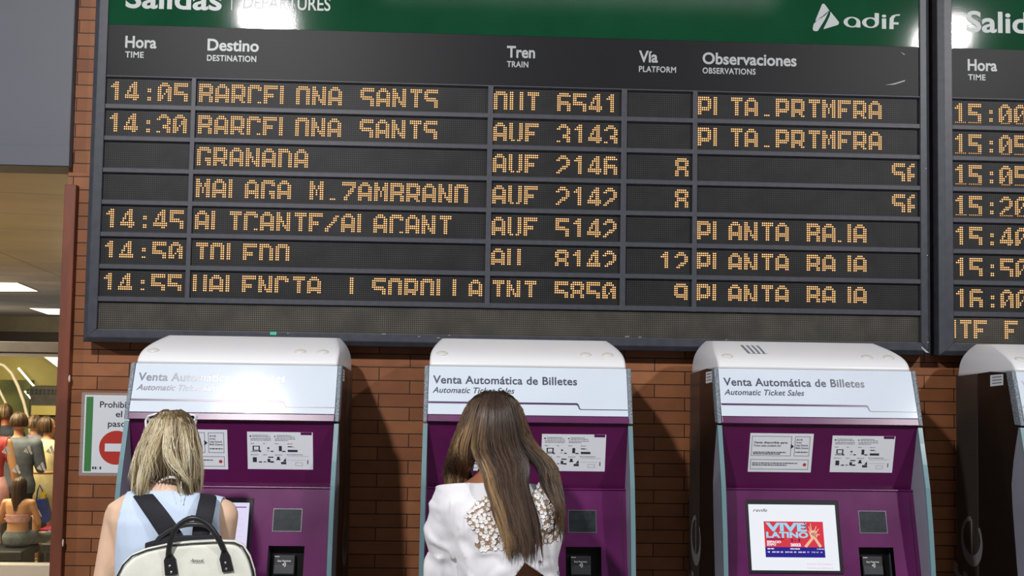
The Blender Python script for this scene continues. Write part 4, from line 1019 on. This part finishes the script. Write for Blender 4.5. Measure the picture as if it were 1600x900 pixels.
# lace: netting patches with small raised flowers following the blouse
tree = BVHTree.FromPolygons([v.co+L0 for v in bl.data.vertices], [list(p.vertices) for p in bl.data.polygons])
PG = ([(752, 776), (727, 806), (733, 820), (748, 836), (742, 852), (752, 860), (800, 858), (800, 770), (772, 768)], [(846, 752), (833, 768), (826, 792), (824, 842), (846, 852), (872, 843), (879, 815), (872, 790), (862, 765)])
def inside(x, y, pg):
    r = False
    for (a, b), (c, d) in zip(pg, pg[1:]+pg[:1]):
        if (b > y) != (d > y) and x < (c-a)*(y-b)/(d-b)+a: r = not r
    return r
net = MB()
for pg in PG:
    x0_, x1_ = min(p[0] for p in pg), max(p[0] for p in pg); y0_, y1_ = min(p[1] for p in pg), max(p[1] for p in pg)
    stp = 2.5; G = {}
    for i in range(int((x1_-x0_)/stp)+2):
        for j in range(int((y1_-y0_)/stp)+2):
            h, n, _, _ = tree.ray_cast(CAM, ray(x0_+i*stp, y0_+j*stp))
            if h: G[i, j] = h+(n if n.y < 0 else -n)*.0012
    for (i, j) in list(G):
        if all(k in G for k in ((i+1, j), (i, j+1), (i+1, j+1))) and inside(x0_+(i+.5)*stp, y0_+(j+.5)*stp, pg):
            net.face([G[i, j], G[i+1, j], G[i+1, j+1], G[i, j+1]])
ln = net.build('lace_panel', M_['lace_net'], w2, smooth=True)
fl = MB(); rn = random.Random(11); placed = []
for pg in PG:
    for _ in range(1500):
        x = rn.uniform(720, 884); y = rn.uniform(748, 866)
        if not inside(x, y, pg) or any((x-a)**2+(y-b)**2 < 27 for a, b in placed): continue
        placed.append((x, y)); h, n, _, _ = tree.ray_cast(CAM, ray(x, y))
        if not h: continue
        if n.y > 0: n = -n
        a = n.cross(V((0, 0, 1))).normalized(); b = a.cross(n); R = rn.uniform(.0056, .0076); c = h+n*.0016; r0 = rn.uniform(0, 6)
        ri = []; 
        for s_, hh in ((1.0, 0), (.92, .0016), (.62, .0022), (.34, .0010), (.12, .0004)):
            ri.append([c+a*(R*s_*(1+.14*cos(5*(2*pi*k/20)))*cos(2*pi*k/20+r0))+b*(R*s_*(1+.14*cos(5*(2*pi*k/20)))*sin(2*pi*k/20+r0))+n*hh for k in range(20)])
        fl.grid(ri, True, True)
fl.build('lace_flowers', M_['lace'], ln, smooth=True)
for px, py in ((844, 878.5), (871, 895)):
    h, n, _, _ = tree.ray_cast(CAM, ray(px, py))
    if h: q = MB(); q.tube([h+V((.0055*cos(t*pi/8), -.002, .0055*sin(t*pi/8))) for t in range(17)], .0013, 6); q.ell(h+V((0, -.001, 0)), (.004, .0012, .004), None, 12, 6); q.build('button', M_['silver'], bl, smooth=True)
# long hair in three falls: over the left shoulder, down the back, over the right shoulder
L2T = [(609, 772), (612, 758), (618, 746), (630, 734), (645, 727), (660, 721), (680, 714), (700, 708), (715, 704), (730, 699), (748, 695)]
R2T = [(609, 777), (612, 790), (618, 801), (630, 812), (645, 818), (660, 823), (680, 829), (700, 840), (715, 853), (730, 863), (748, 869)]
D2T = [(609, .015), (612, .042), (618, .064), (630, .088), (645, .103), (660, .111), (680, .117), (700, .118), (715, .116), (730, .118), (748, .122)]
def hp2(phi, y, k=1.0, dx=0, f=0, ye=850):
    yy = min(y, 748); l, r, d = itp(L2T, yy), itp(R2T, yy), itp(D2T, yy)
    cx = (l+r)/2-2; hw = (r-l)/2
    x = cx+hw*k*sin(phi); Y = 3.262-d*k*cos(phi)
    u = max(0, (yy-690)/58); u = u*u*(3-2*u)
    g = sin(phi)
    if phi < -.62: X2, Y2 = x, Y+.13*u                       # forward over the left shoulder
    elif phi > .72: X2, Y2 = 856+(g-.83)*90, 3.262-.085*k-.02
    else: X2, Y2 = 790+(g-.04)*50, 3.262-.128*(.9+.1*k)
    X_ = x+(X2-x)*u*.9; Y_ = Y+(Y2-Y)*u
    if y > 748:
        s = (y-748)/100
        if phi > .72: X_ += (871+(g-.88)*42-X_)*min(1, s*3); Y_ -= .024*min(1, s*2.5)
        elif phi >= -.62: X_ += (812+(g-.02)*46-X_)*min(1, s*1.15); Y_ -= .022*s
    p = at(X_, y, 3.262); return V((p.x+dx, Y_, p.z))
rnd = random.Random(5); st = []
for L_ in range(150):
    pc = -2.25+4.5*((L_*0.618034) % 1) if L_ % 2 else rnd.uniform(-1.1, 1.25)
    kc = 1-.14*rnd.random()**1.5; side = -1 if pc < -.62 else (1 if pc > .72 else 0)
    if side < 0: ye0 = 770+rnd.uniform(-8, 12)
    elif side > 0: ye0 = rnd.choice((796, 812, 826))+rnd.uniform(-10, 4)
    else: ye0 = 836+14*cos(pc*2)+rnd.uniform(-18, 12)
    y00 = 610+rnd.random()**2*9; wf, wp, amp = rnd.uniform(.8, 1.7), rnd.uniform(0, 6.3), rnd.uniform(.002, .010); drift = rnd.gauss(0, .08)
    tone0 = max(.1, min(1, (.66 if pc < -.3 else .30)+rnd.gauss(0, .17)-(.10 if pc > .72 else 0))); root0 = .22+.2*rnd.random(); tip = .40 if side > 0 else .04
    for i in range(22):
        ja, jk, jt = rnd.gauss(0, .042), rnd.gauss(0, .018), rnd.gauss(0, .08)
        pts = []; n = 19; ye = ye0+rnd.gauss(0, 5)
        for j in range(n):
            s = j/(n-1); y = y00+(ye-y00)*s; q = pc+ja*(.7+.6*sin(s*5+wp))+drift*s
            if side < 0: q = min(q, -.63)
            elif side > 0: q = max(q, .73)
            else: q = min(max(q, -.61), .71)
            pts.append(hp2(q, y, min(1.01, kc+jk), amp*sin(wf*s*9+wp)*s))
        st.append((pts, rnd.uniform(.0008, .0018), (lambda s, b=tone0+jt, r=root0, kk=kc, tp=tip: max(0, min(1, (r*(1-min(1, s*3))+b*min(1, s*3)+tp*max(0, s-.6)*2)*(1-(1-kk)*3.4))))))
for i in range(80):                               # loose hairs around the outline
    pc = rnd.choice((-1, 1))*rnd.uniform(1.0, 1.7); st.append(([hp2(pc, 614+(752-614)*j/11, 1.02+.04*j/11, rnd.gauss(0, .0025)) for j in range(12)], .0005, .7))
for i in range(40):
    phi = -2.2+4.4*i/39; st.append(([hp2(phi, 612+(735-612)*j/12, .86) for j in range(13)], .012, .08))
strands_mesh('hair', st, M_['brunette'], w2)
# ------------------------------------------------------------------ passage, glazed screen and lower hall seen at left
def ceil_mat():
    m = mat('passage_ceiling', (190, 176, 156), .36, metal=.25, var=.10, vscale=.8)
    nt = m.node_tree; L = nt.links.new; b = nt.nodes['Principled BSDF']
    tc = nt.nodes.new('ShaderNodeTexCoord'); mp = nt.nodes.new('ShaderNodeMapping'); mp.inputs['Rotation'].default_value = (0, 0, rad(-13))
    L(tc.outputs['Object'], mp.inputs['Vector']); br = nt.nodes.new('ShaderNodeTexBrick'); L(mp.outputs[0], br.inputs['Vector'])
    br.inputs['Scale'].default_value = 1; br.inputs['Brick Width'].default_value = 2.4; br.inputs['Row Height'].default_value = 1.25; br.inputs['Mortar Size'].default_value = .010; br.offset = 0
    bp = nt.nodes.new('ShaderNodeBump'); bp.invert = True; bp.inputs['Distance'].default_value = .02; bp.inputs['Strength'].default_value = .7
    L(br.outputs['Fac'], bp.inputs['Height'])
    n = nt.nodes.new('ShaderNodeTexNoise'); n.inputs['Scale'].default_value = .9; L(mp.outputs[0], n.inputs['Vector'])
    b2 = nt.nodes.new('ShaderNodeBump'); b2.inputs['Distance'].default_value = .05; b2.inputs['Strength'].default_value = .25; L(n.outputs['Fac'], b2.inputs['Height']); L(bp.outputs[0], b2.inputs['Normal'])
    L(b2.outputs[0], b.inputs['Normal'])
    ramp = b.inputs['Base Color'].links[0].from_socket; mx = nt.nodes.new('ShaderNodeMix'); mx.data_type = 'RGBA'; mx.blend_type = 'MULTIPLY'
    L(br.outputs['Fac'], mx.inputs[0]); L(ramp, mx.inputs[6]); mx.inputs[7].default_value = (.35, .30, .25, 1); L(mx.outputs[2], b.inputs['Base Color']); return m
M_['pceil'] = ceil_mat()
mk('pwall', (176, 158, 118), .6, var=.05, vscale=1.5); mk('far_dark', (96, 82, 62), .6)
mk('pfloor', (176, 158, 126), .3, var=.06, vscale=3); mk('alu', (168, 156, 140), .4, var=.05, vscale=10); mk('alu_light', (206, 194, 178), .4)
mk('hall_wall', (158, 146, 84), .5, var=.10, vscale=1.2); mk('olive', (92, 96, 50), .45, var=.3, vscale=2.5); mk('shelf', (58, 54, 50), .6, var=.2, vscale=12); mk('shelf_light', (180, 164, 96), .5)
mk('bench', (26, 26, 26), .5); mk('navy', (34, 36, 48), .7); mk('greyblue', (92, 98, 108), .75, var=.12, vscale=9); mk('cream', (228, 210, 158), .7, var=.05, vscale=10); mk('pinkred', (196, 70, 70), .7)
mk('pinkskirt', (216, 164, 166), .7, var=.06, vscale=20); mk('jeans', (110, 116, 118), .75, var=.15, vscale=14); mk('bagblue', (38, 62, 140), .4, var=.15, vscale=8); mk('bagyellow', (206, 176, 40), .5); mk('magenta', (170, 20, 80), .5)
mk('mauve', (120, 104, 116), .7, var=.2, vscale=14); mk('skin_warm', (206, 150, 110), .5); mk('skin_brown', (150, 84, 54), .5); mk('black_cloth', (30, 30, 34), .7); mk('paperwhite', (220, 214, 190), .6); mk('case', (74, 62, 52), .5, var=.25, vscale=30)
M_['fixture'] = emat('fixture', (255, 244, 224), 2.2)
mk('decal', (224, 220, 210), .5)
def glass_mat():
    m = bpy.data.materials.new('clear_glass'); m.use_nodes = True; nt = m.node_tree; nt.nodes.clear(); L = nt.links.new
    t = nt.nodes.new('ShaderNodeBsdfTransparent'); t.inputs[0].default_value = (.93, .95, .90, 1); g = nt.nodes.new('ShaderNodeBsdfGlossy'); g.inputs['Roughness'].default_value = .02
    f = nt.nodes.new('ShaderNodeFresnel'); f.inputs[0].default_value = 1.45; x = nt.nodes.new('ShaderNodeMixShader'); o = nt.nodes.new('ShaderNodeOutputMaterial')
    L(f.outputs[0], x.inputs[0]); L(t.outputs[0], x.inputs[1]); L(g.outputs[0], x.inputs[2]); L(x.outputs[0], o.inputs[0]); return m
M_['glass'] = glass_mat()
PY = 8.1; LF = -.95
structure(MB().box(-14, -1.2, 4.53, PY+.1, -.1, 0), 'floor', M_['pfloor'], 'beige floor of the open passage beyond the brown post', 'floor')
structure(MB().box(-18, 2, PY+.1, 21, LF-.1, LF), 'floor', M_['pfloor'], 'beige floor of the lower hall behind the glazed screen', 'floor')
structure(MB().box(-32, 2, 4.45, 48, 2.75, 2.85), 'ceiling', M_['pceil'], 'golden metal panel ceiling of the passage', 'ceiling')
lamp('ceiling_fill', (-13.5, 17, .9), 420, 3.0, color=(1, .92, .78), size_y=2.0, rot=(0, rad(-115), 0))  # unseen lamp added at the left to brighten the passage ceiling
lamp('ceiling_fill', (-21, 33, .9), 900, 4.0, color=(1, .92, .78), size_y=2.0, rot=(0, rad(-115), 0))  # second added lamp, for the far part of the ceiling
structure(MB().box(-34, 2, 47, 47.2, 2.08, 2.75), 'wall_far', M_['pwall'], 'beige bulkhead at the far end of the passage ceiling', 'wall')
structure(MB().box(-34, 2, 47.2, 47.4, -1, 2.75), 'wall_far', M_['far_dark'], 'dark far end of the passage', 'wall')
def on_z(px, py, z):
    d = ray(px, py); return CAM+d*((z-1.8)/d.z)
for k, (pts, lb) in enumerate(((((-70, 441), (27, 442), (59, 455), (-40, 455)), 'long rectangular ceiling light of the passage, nearer and larger one'), (((46, 481.5), (150, 484), (182, 493), (75, 491)), 'rectangular ceiling light of the passage, farther and smaller one'))):
    P = [on_z(a, b, 2.74) for a, b in pts]; c = sum(P, V())/4
    e = empty('ceiling_light', (c.x, c.y, 2.75), lb, 'ceiling light', 'passage ceiling lights')
    q = MB(); q.slab([p+(p-c)*.012 for p in P], (0, 0, .009)); q.build('housing', M_['alu_light'], e)
    q = MB(); q.slab([p-V((0, 0, .004)) for p in P], (0, 0, .003)); q.build('diffuser', M_['fixture'], e)
# glazed screen
win = empty('window_1', (-4.4, PY, 0), 'low glazed screen with metal rails between the passage and the lower hall', 'window'); win['kind'] = 'structure'
zz = lambda py, Y=PY: at(50, py, Y).z
MB().box(-9, -1.3, PY-.02, PY+.08, zz(550.5), zz(534)).build('top_rail', M_['alu'], win, bevel=.006)
MB().box(-9, -1.3, PY, PY+.06, zz(557.5), zz(552)).build('lower_rail', M_['alu_light'], win, bevel=.004)
MB().box(-9, -1.3, PY+.01, PY+.05, zz(552), zz(550.5)).build('dark_gap', M_['dark'], win)  # dark strip filling the joint between the two rails
MB().box(-9, -1.3, PY-.02, PY+.08, 0, zz(882)).build('bottom_rail', M_['alu_light'], win, bevel=.006)
q = MB(); q.face([(-9, PY+.03, zz(882)), (-1.3, PY+.03, zz(882)), (-1.3, PY+.03, zz(557.5)), (-9, PY+.03, zz(557.5))]); q.build('glass_pane', M_['glass'], win)
def decal(px, py):
    c = at(px, py, PY+.028); k = 15/46/335.; f = lambda u, v: V((c.x-(u-21)*k*1.6, PY+.027, c.z+(v-22)*k*1.6))
    q = MB(); q.face([f(*p) for p in ((4.6, 17.5), (15.5, 44), (19, 44), (27.2, 33.4), (16, 24))]); q.face([f(*p) for p in ((0, 3), (1.5, 0), (7, -.5), (9, 1), (20.5, 20), (26, 32), (14, 22), (1.5, 11.5))]); q.face([f(*p) for p in ((17, 3), (41.5, 11), (43, 15), (28.4, 32.5), (28.5, 27), (24, 17))])
    q.build('logo_decal', M_['decal'], win)
for p in ((10, 703.5), (44, 702.5), (79, 703), (25.5, 733), (65, 729), (91, 733)): decal(*p)
# lower hall backdrop
HY = 15.6
def hz(py, Y=HY): return at(50, py, Y).z
def hx_(px, Y=HY): return at(px, 650, Y).x
structure(MB().box(-18, 2, HY, HY+.15, LF, hz(545)), 'wall_hall', M_['hall_wall'], 'olive yellow back wall of the lower hall', 'wall')
structure(MB().box(-18, hx_(52), HY-.15, HY-.02, LF, hz(594)), 'wall_hall', M_['olive'], 'green panelled lower part of the lower hall wall', 'wall')
sh_ = empty('shop_display', (hx_(80), HY-.2, LF), 'dark display shelving with small openings behind the people in the lower hall', 'shelf')
q = MB(); q.box(hx_(62), hx_(140), HY-.35, HY-.02, LF, hz(602)); q.build('case', M_['shelf'], sh_)
q = MB()
for i in range(9):
    for j in range(2):
        x = hx_(56+i*6.2); z = hz(606+j*4.6); q.box(x, x+.035, HY-.36, HY-.35, z-.03, z)
q.build('openings', M_['dark'], sh_)
q = MB(); q.box(hx_(66), hx_(140), HY-.40, HY-.34, hz(645), hz(631)); q.build('pale_ledge', M_['shelf_light'], sh_)  # beige-yellow band along the shelving
lp_ = empty('reflection_panel', (at(86, 566, HY-.3).x, HY-.2, hz(580)), 'bright angular light panel high on the lower hall wall', 'light panel')  # glowing panel built in place of a light mirrored in the glass
q = MB(); q.slab([at(x, y, HY-.25) for x, y in ((64, 555), (150, 555), (150, 612), (98, 580))], (0, .1, 0)); q.build('casing', M_['alu_light'], lp_)
q = MB(); q.face([at(x, y, HY-.256) for x, y in ((67, 556), (148, 556), (148, 608), (98, 579.5))]); q.build('diffuser', M_['fixture'], lp_)
for k, (pts, w_, nm, lb, cat, mt) in enumerate((  # pale and glowing tubes that stand in for reflection streaks in the glass
    (((-12, 566), (6, 571), (18, 583), (28, 603), (37, 628), (44, 655), (50, 700)), .022, 'handrail', 'long pale curved handrail sloping down into the lower hall', 'handrail', 'alu_light'),
    (((-12, 585), (0, 612), (14, 640), (24, 680)), .018, 'handrail', 'shorter pale curved handrail at the far left of the lower hall', 'handrail', 'alu_light'),
    (((28.5, 575), (53, 603.5)), .016, 'reflection_streak', 'upper slanting tube lamp in the lower hall', 'lamp', 'fixture'), (((38.5, 611), (52.5, 628)), .012, 'reflection_streak', 'lower slanting tube lamp in the lower hall', 'lamp', 'fixture'))):
    q = MB(); Yk = HY-.75+.12*k if nm == 'handrail' else HY-.163; q.tube([at(a, b, Yk) for a, b in pts], w_, 8); o = q.build(nm, M_[mt], None, smooth=True, loc=at(*pts[-1], Yk)); tag(o, lb, cat)

def bystander(px, top, Y, label, skin, hair, arms=((1, .10, 0), (-1, .10, 0)), seat=None, face=(0, 1, 0), hairlen=0, k=None, female=False, wide=1.0):
    """a whole figure standing on the lower floor, feet on the ground, head top at the given height"""
    t = at(px, top, Y); base = LF if seat is None else seat
    H = t.z-base; s = H/1.70 if seat is None else H/.91
    o = V((t.x, Y, base)); e = empty('person', (t.x, Y, LF), label, 'person')
    up = 0 if seat is None else -.79
    P = lambda x, y, z: o+V((x*s, y*s, (z+up)*s))
    mb = MB()
    rg = [(.82, .155, .115), (.92, .16, .12), (1.02, .135, .10), (1.12, .132, .098), (1.24, .155, .105), (1.34, .165, .10), (1.385, .15, .085), (1.42, .09, .06), (1.45, .05, .05)]
    torso(mb, [(o.z+(z+up)*s, o.x, o.y, rx*s*wide, ry*s) for z, rx, ry in rg], 20)
    mb.limb([(P(0, 0, 1.40), .052*s), (P(0, .01, 1.50), .049*s)]); head(mb, P(0, .012, 1.585), s, face)
    for sd, spread, bend in arms:
        sh = P(sd*.175*wide, 0, 1.365)
        if bend == 'akimbo': el, wr, hd, pn = P(sd*.34, .02, 1.16), P(sd*.12, .13, 1.06), V((-sd, .3, -.2)), (0, 0, 1)
        elif bend == 'fwd': el, wr, hd, pn = P(sd*(.19+spread), .03, 1.10), P(sd*.12, .24, 1.14), V((-sd*.3, 1, .2)), (0, 0, 1)
        else: el, wr, hd, pn = P(sd*(.19+spread), .0, 1.10), P(sd*(.20+spread*1.2), .04, .86), V((0, .1, -1)), (sd, 0, 0)
        mb.limb([(P(sd*.12, 0, 1.37), .05*s), (sh, .05*s), (el, .038*s), (wr, .026*s)]); hand(mb, wr, hd, pn, sd, s*.95)
    for sd in (-1, 1):
        if seat is None:
            mb.limb([(P(sd*.085, 0, .88), .088*s), (P(sd*.085, .01, .48), .055*s), (P(sd*.085, .0, .09), .038*s)])
            f = P(sd*.088, 0, .085); foot(mb, f)
        else:
            kn = P(sd*.13+.16, .34, .87); an = V((kn.x, kn.y+.02, LF+.085)); mb.limb([(P(sd*.09, 0, .90), .092*s), (kn, .058*s), (an, .038*s)]); foot(mb, an)
    b = remesh(mb, 'body', M_[skin], e, .011, 4)
    # hair: cap plus locks
    st = []; c = P(0, .012, 1.585); rn = random.Random(int(px*7+top)); fd = V(face).normalized(); ang = atan2(fd.x, fd.y)
    for i in range(420):
        ph = rn.uniform(-2.15, 2.15); kk = 1-.14*rn.random(); n = 9; ln = hairlen*s*rn.uniform(.85, 1.05); pts = []
        for j in range(n):
            u = j/(n-1); tot = 1.62+ln/.11; a_ = u*tot
            if a_ < 1.62: q_ = (sin(a_), cos(a_), 0)
            else: q_ = (1.0-.1*(a_-1.62)*.1, 0.0, (a_-1.62)*.11)
            rx, ry, rz = .088*s*kk, .108*s*kk, .108*s*kk
            th = pi+ph-0; dx, dy = sin(ph), -cos(ph)
            x_, y_ = rx*q_[0]*dx, ry*q_[0]*dy-.012*s
            pts.append(c+V((x_*cos(ang)+y_*sin(ang), -x_*sin(ang)+y_*cos(ang), .022*s+rz*q_[1]-q_[2])))
        st.append((pts, .006*s, rn.uniform(.1, .9)))
    strands_mesh('hair', st, M_[hair], e)
    return e, b, s, o, P
def zcut(P, z, up=True): return (P(0, 0, z), (0, 0, 1 if up else -1))
pA = bystander(-14, 640, 12.5, 'woman in a red top and pale pink skirt at the far left edge', 'skin_warm', 'brown_hair', ((1, .06, 0), (-1, .1, 0)), hairlen=.14, female=True)
e, b, s, o, P = pA; clothe(b, 'top', M_['pinkred'], e, [zcut(P, 1.435), zcut(P, .98, False)], lambda c: abs(c.x-o.x) < .19*s, .012)
q = MB(); torso(q, [(P(0, 0, 1.02).z, o.x, o.y, .150*s, .115*s), (P(0, 0, .90).z, o.x+.02, o.y, .178*s, .135*s), (P(0, 0, .62).z, o.x+.04, o.y, .20*s, .15*s)], 24); q.build('skirt', M_['pinkskirt'], e, smooth=True)
pB = bystander(30, 646, 12.95, 'man in a loose grey shirt seen from behind through the glass', 'skin_warm', 'brown_hair', ((1, .06, 'fwd'), (-1, .06, 'fwd')), hairlen=.05, wide=1.12)
e, b, s, o, P = pB; clothe(b, 'shirt', M_['greyblue'], e, [zcut(P, 1.435), zcut(P, .84, False)], lambda c: c.y < o.y+.17*s, lambda c: .022); clothe(b, 'trousers', M_['black_cloth'], e, [zcut(P, .95), zcut(P, .10, False)], lambda c: abs(c.x-o.x) < .19*s, .012)
pF = bystander(8, 632, 14.6, 'person in dark navy clothes standing behind the man in the grey shirt', 'skin_brown', 'brunette', hairlen=.06)
e, b, s, o, P = pF; clothe(b, 'jacket', M_['navy'], e, [zcut(P, 1.44), zcut(P, .88, False)], None, .018); clothe(b, 'trousers', M_['black_cloth'], e, [zcut(P, .95), zcut(P, .10, False)], lambda c: abs(c.x-o.x) < .19*s, .012)
pD = bystander(75, 652, 13.5, 'woman in a cream belted dress standing behind the glass', 'skin_warm', 'brown_hair', ((1, .1, 'akimbo'), (-1, .08, 'fwd')), face=(.9, .35, -.15), hairlen=.09, female=True)
e, b, s, o, P = pD; q = MB(); torso(q, [(P(0, 0, z).z, o.x+dx*s, o.y, rx*s, ry*s) for z, dx, rx, ry in ((.62, -.05, .215, .16), (.80, -.045, .205, .155), (.95, -.035, .19, .14), (1.04, -.02, .155, .118), (1.07, -.02, .150, .115), (1.16, -.015, .155, .118), (1.30, -.005, .180, .122), (1.375, 0, .178, .102), (1.415, 0, .11, .075), (1.435, 0, .065, .06))], 28); q.build('dress', M_['cream'], e, smooth=True)
q = MB(); torso(q, [(P(0, 0, z).z, o.x-.02*s, o.y, .158*s, .121*s) for z in (1.035, 1.065)], 28); q.build('belt', M_['skin_warm'], e, smooth=True)
pE = bystander(94, 664, 15.0, 'person in black clothes half hidden by the brown post behind the glass', 'skin_brown', 'brunette', hairlen=.05)
e, b, s, o, P = pE; clothe(b, 'coat', M_['black_cloth'], e, [zcut(P, 1.44), zcut(P, .62, False)], None, .02)
pG = bystander(54, 650, 14.2, 'person with a mauve scarf and top between the grey shirt and the cream dress', 'skin_warm', 'brunette', hairlen=.06)
e, b, s, o, P = pG; clothe(b, 'top', M_['mauve'], e, [zcut(P, 1.47), zcut(P, .9, False)], None, .02); clothe(b, 'trousers', M_['navy'], e, [zcut(P, .95), zcut(P, .10, False)], lambda c: abs(c.x-o.x) < .19*s, .012)
SZ = at(30, 852, 12.3).z
pC = bystander(31, 746, 12.25, 'woman with long brown hair sitting on a black bench, seen from behind through the glass', 'skin_warm', 'brown_hair', ((1, .07, 'fwd'), (-1, .07, 'fwd')), seat=SZ, hairlen=.46, female=True)
e, b, s, o, P = pC; clothe(b, 'jeans', M_['jeans'], e, [zcut(P, 1.0), ((0, 0, LF+.10), (0, 0, -1))], lambda c: c.z < P(0, 0, 1.0).z and not (abs(c.x-o.x) > .20*s and c.z > P(0, 0, .93).z and c.y > o.y+.1), .014)
clothe(b, 'strap_top', M_['pinkskirt'], e, [zcut(P, 1.22), zcut(P, 1.12, False)], lambda c: abs(c.x-o.x) < .17*s and c.y < o.y+.14, .010)
# bench and belongings
bn = empty('bench', (hx_(28, 12.3), 12.3, LF), 'black bench the long haired woman sits on in the lower hall', 'bench')
x0_, x1_ = at(-30, 860, 12.3).x, at(54, 860, 12.3).x
MB().box(x0_, x1_, 11.95, 12.45, SZ-.10, SZ-.004).build('seat', M_['bench'], bn, bevel=.02); MB().box(x0_+.04, x1_-.03, 12.0, 12.40, LF, SZ-.10).build('base', M_['bench'], bn, bevel=.01)
x0_, x1_ = at(71, 860, 12.0).x, at(120, 860, 12.0).x; z1_ = at(80, 846, 12.0).z
bn = empty('bench', ((x0_+x1_)/2, 12.0, LF), 'second black bench beside the brown post in the lower hall', 'bench')
MB().box(x0_, x1_, 11.85, 12.3, z1_-.10, z1_).build('seat', M_['bench'], bn, bevel=.02); MB().box(x0_+.04, x1_-.03, 11.9, 12.25, LF, z1_-.10).build('base', M_['bench'], bn, bevel=.01)
c = at(65, 876, 12.6); cs = empty('suitcase', (c.x, 12.75, LF), 'dark mottled suitcase standing between the two black benches', 'suitcase')
za, zb_ = at(65, 848, 12.7).z, LF+.03
MB().box(c.x-.085, c.x+.075, 12.68, 12.92, zb_, za).build('shell', M_['case'], cs, bevel=.025)
for dx in (-.055, .045):
    q = MB(); q.tube([(c.x+dx-.012, 12.8, LF+.022), (c.x+dx+.012, 12.8, LF+.022)], .022, 10); q.build('wheel', M_['bench'], cs)
q = MB(); q.tube([(c.x-.04, 12.8, za), (c.x-.035, 12.8, za+.02), (c.x+.03, 12.8, za+.02), (c.x+.035, 12.8, za)], .008, 6); q.build('handle', M_['bench'], cs)
pb = empty('box', (c.x+.01, 12.8, za+.03), 'magenta box lying on top of the dark suitcase', 'box'); MB().box(c.x-.075, c.x+.07, 12.70, 12.90, za+.029, za+.029+.13).build('carton', M_['magenta'], pb, bevel=.006)
MB().box(c.x-.0755, c.x+.0705, 12.6995, 12.9005, za+.105, za+.115).build('lid_edge', M_['pinkred'], pb)
c = at(66, 797, 13.0); bg = empty('shopping_bag', (c.x, 13.05, at(66, 817, 13.0).z), 'blue shopping bag with a yellow top hanging beside the woman in the cream dress', 'bag')
q = MB(); q.slab([at(x, y, 12.98) for x, y in ((54, 781), (69, 779), (77, 812), (75, 816), (62, 817), (57, 805))], (0, .12, 0)); q.build('bag_body', M_['bagblue'], bg, bevel=.01)
q = MB(); q.slab([at(x, y, 13.0) for x, y in ((63, 781), (64, 768), (70, 773), (70, 780))], (0, .06, 0)); q.build('yellow_top', M_['bagyellow'], bg)
q = MB(); q.tube([at(57, 781, 13.03), at(59, 766, 13.03), at(62, 758, 13.03), at(66, 766, 13.03), at(68, 780, 13.03)], .008, 6); q.build('handle', M_['bagblue'], bg)
q = MB(); q.slab([at(x, y, 12.974) for x, y in ((58.5, 797), (60, 796), (65.5, 807), (64, 808))], (0, .004, 0)); q.build('white_stripe', M_['paperwhite'], bg)
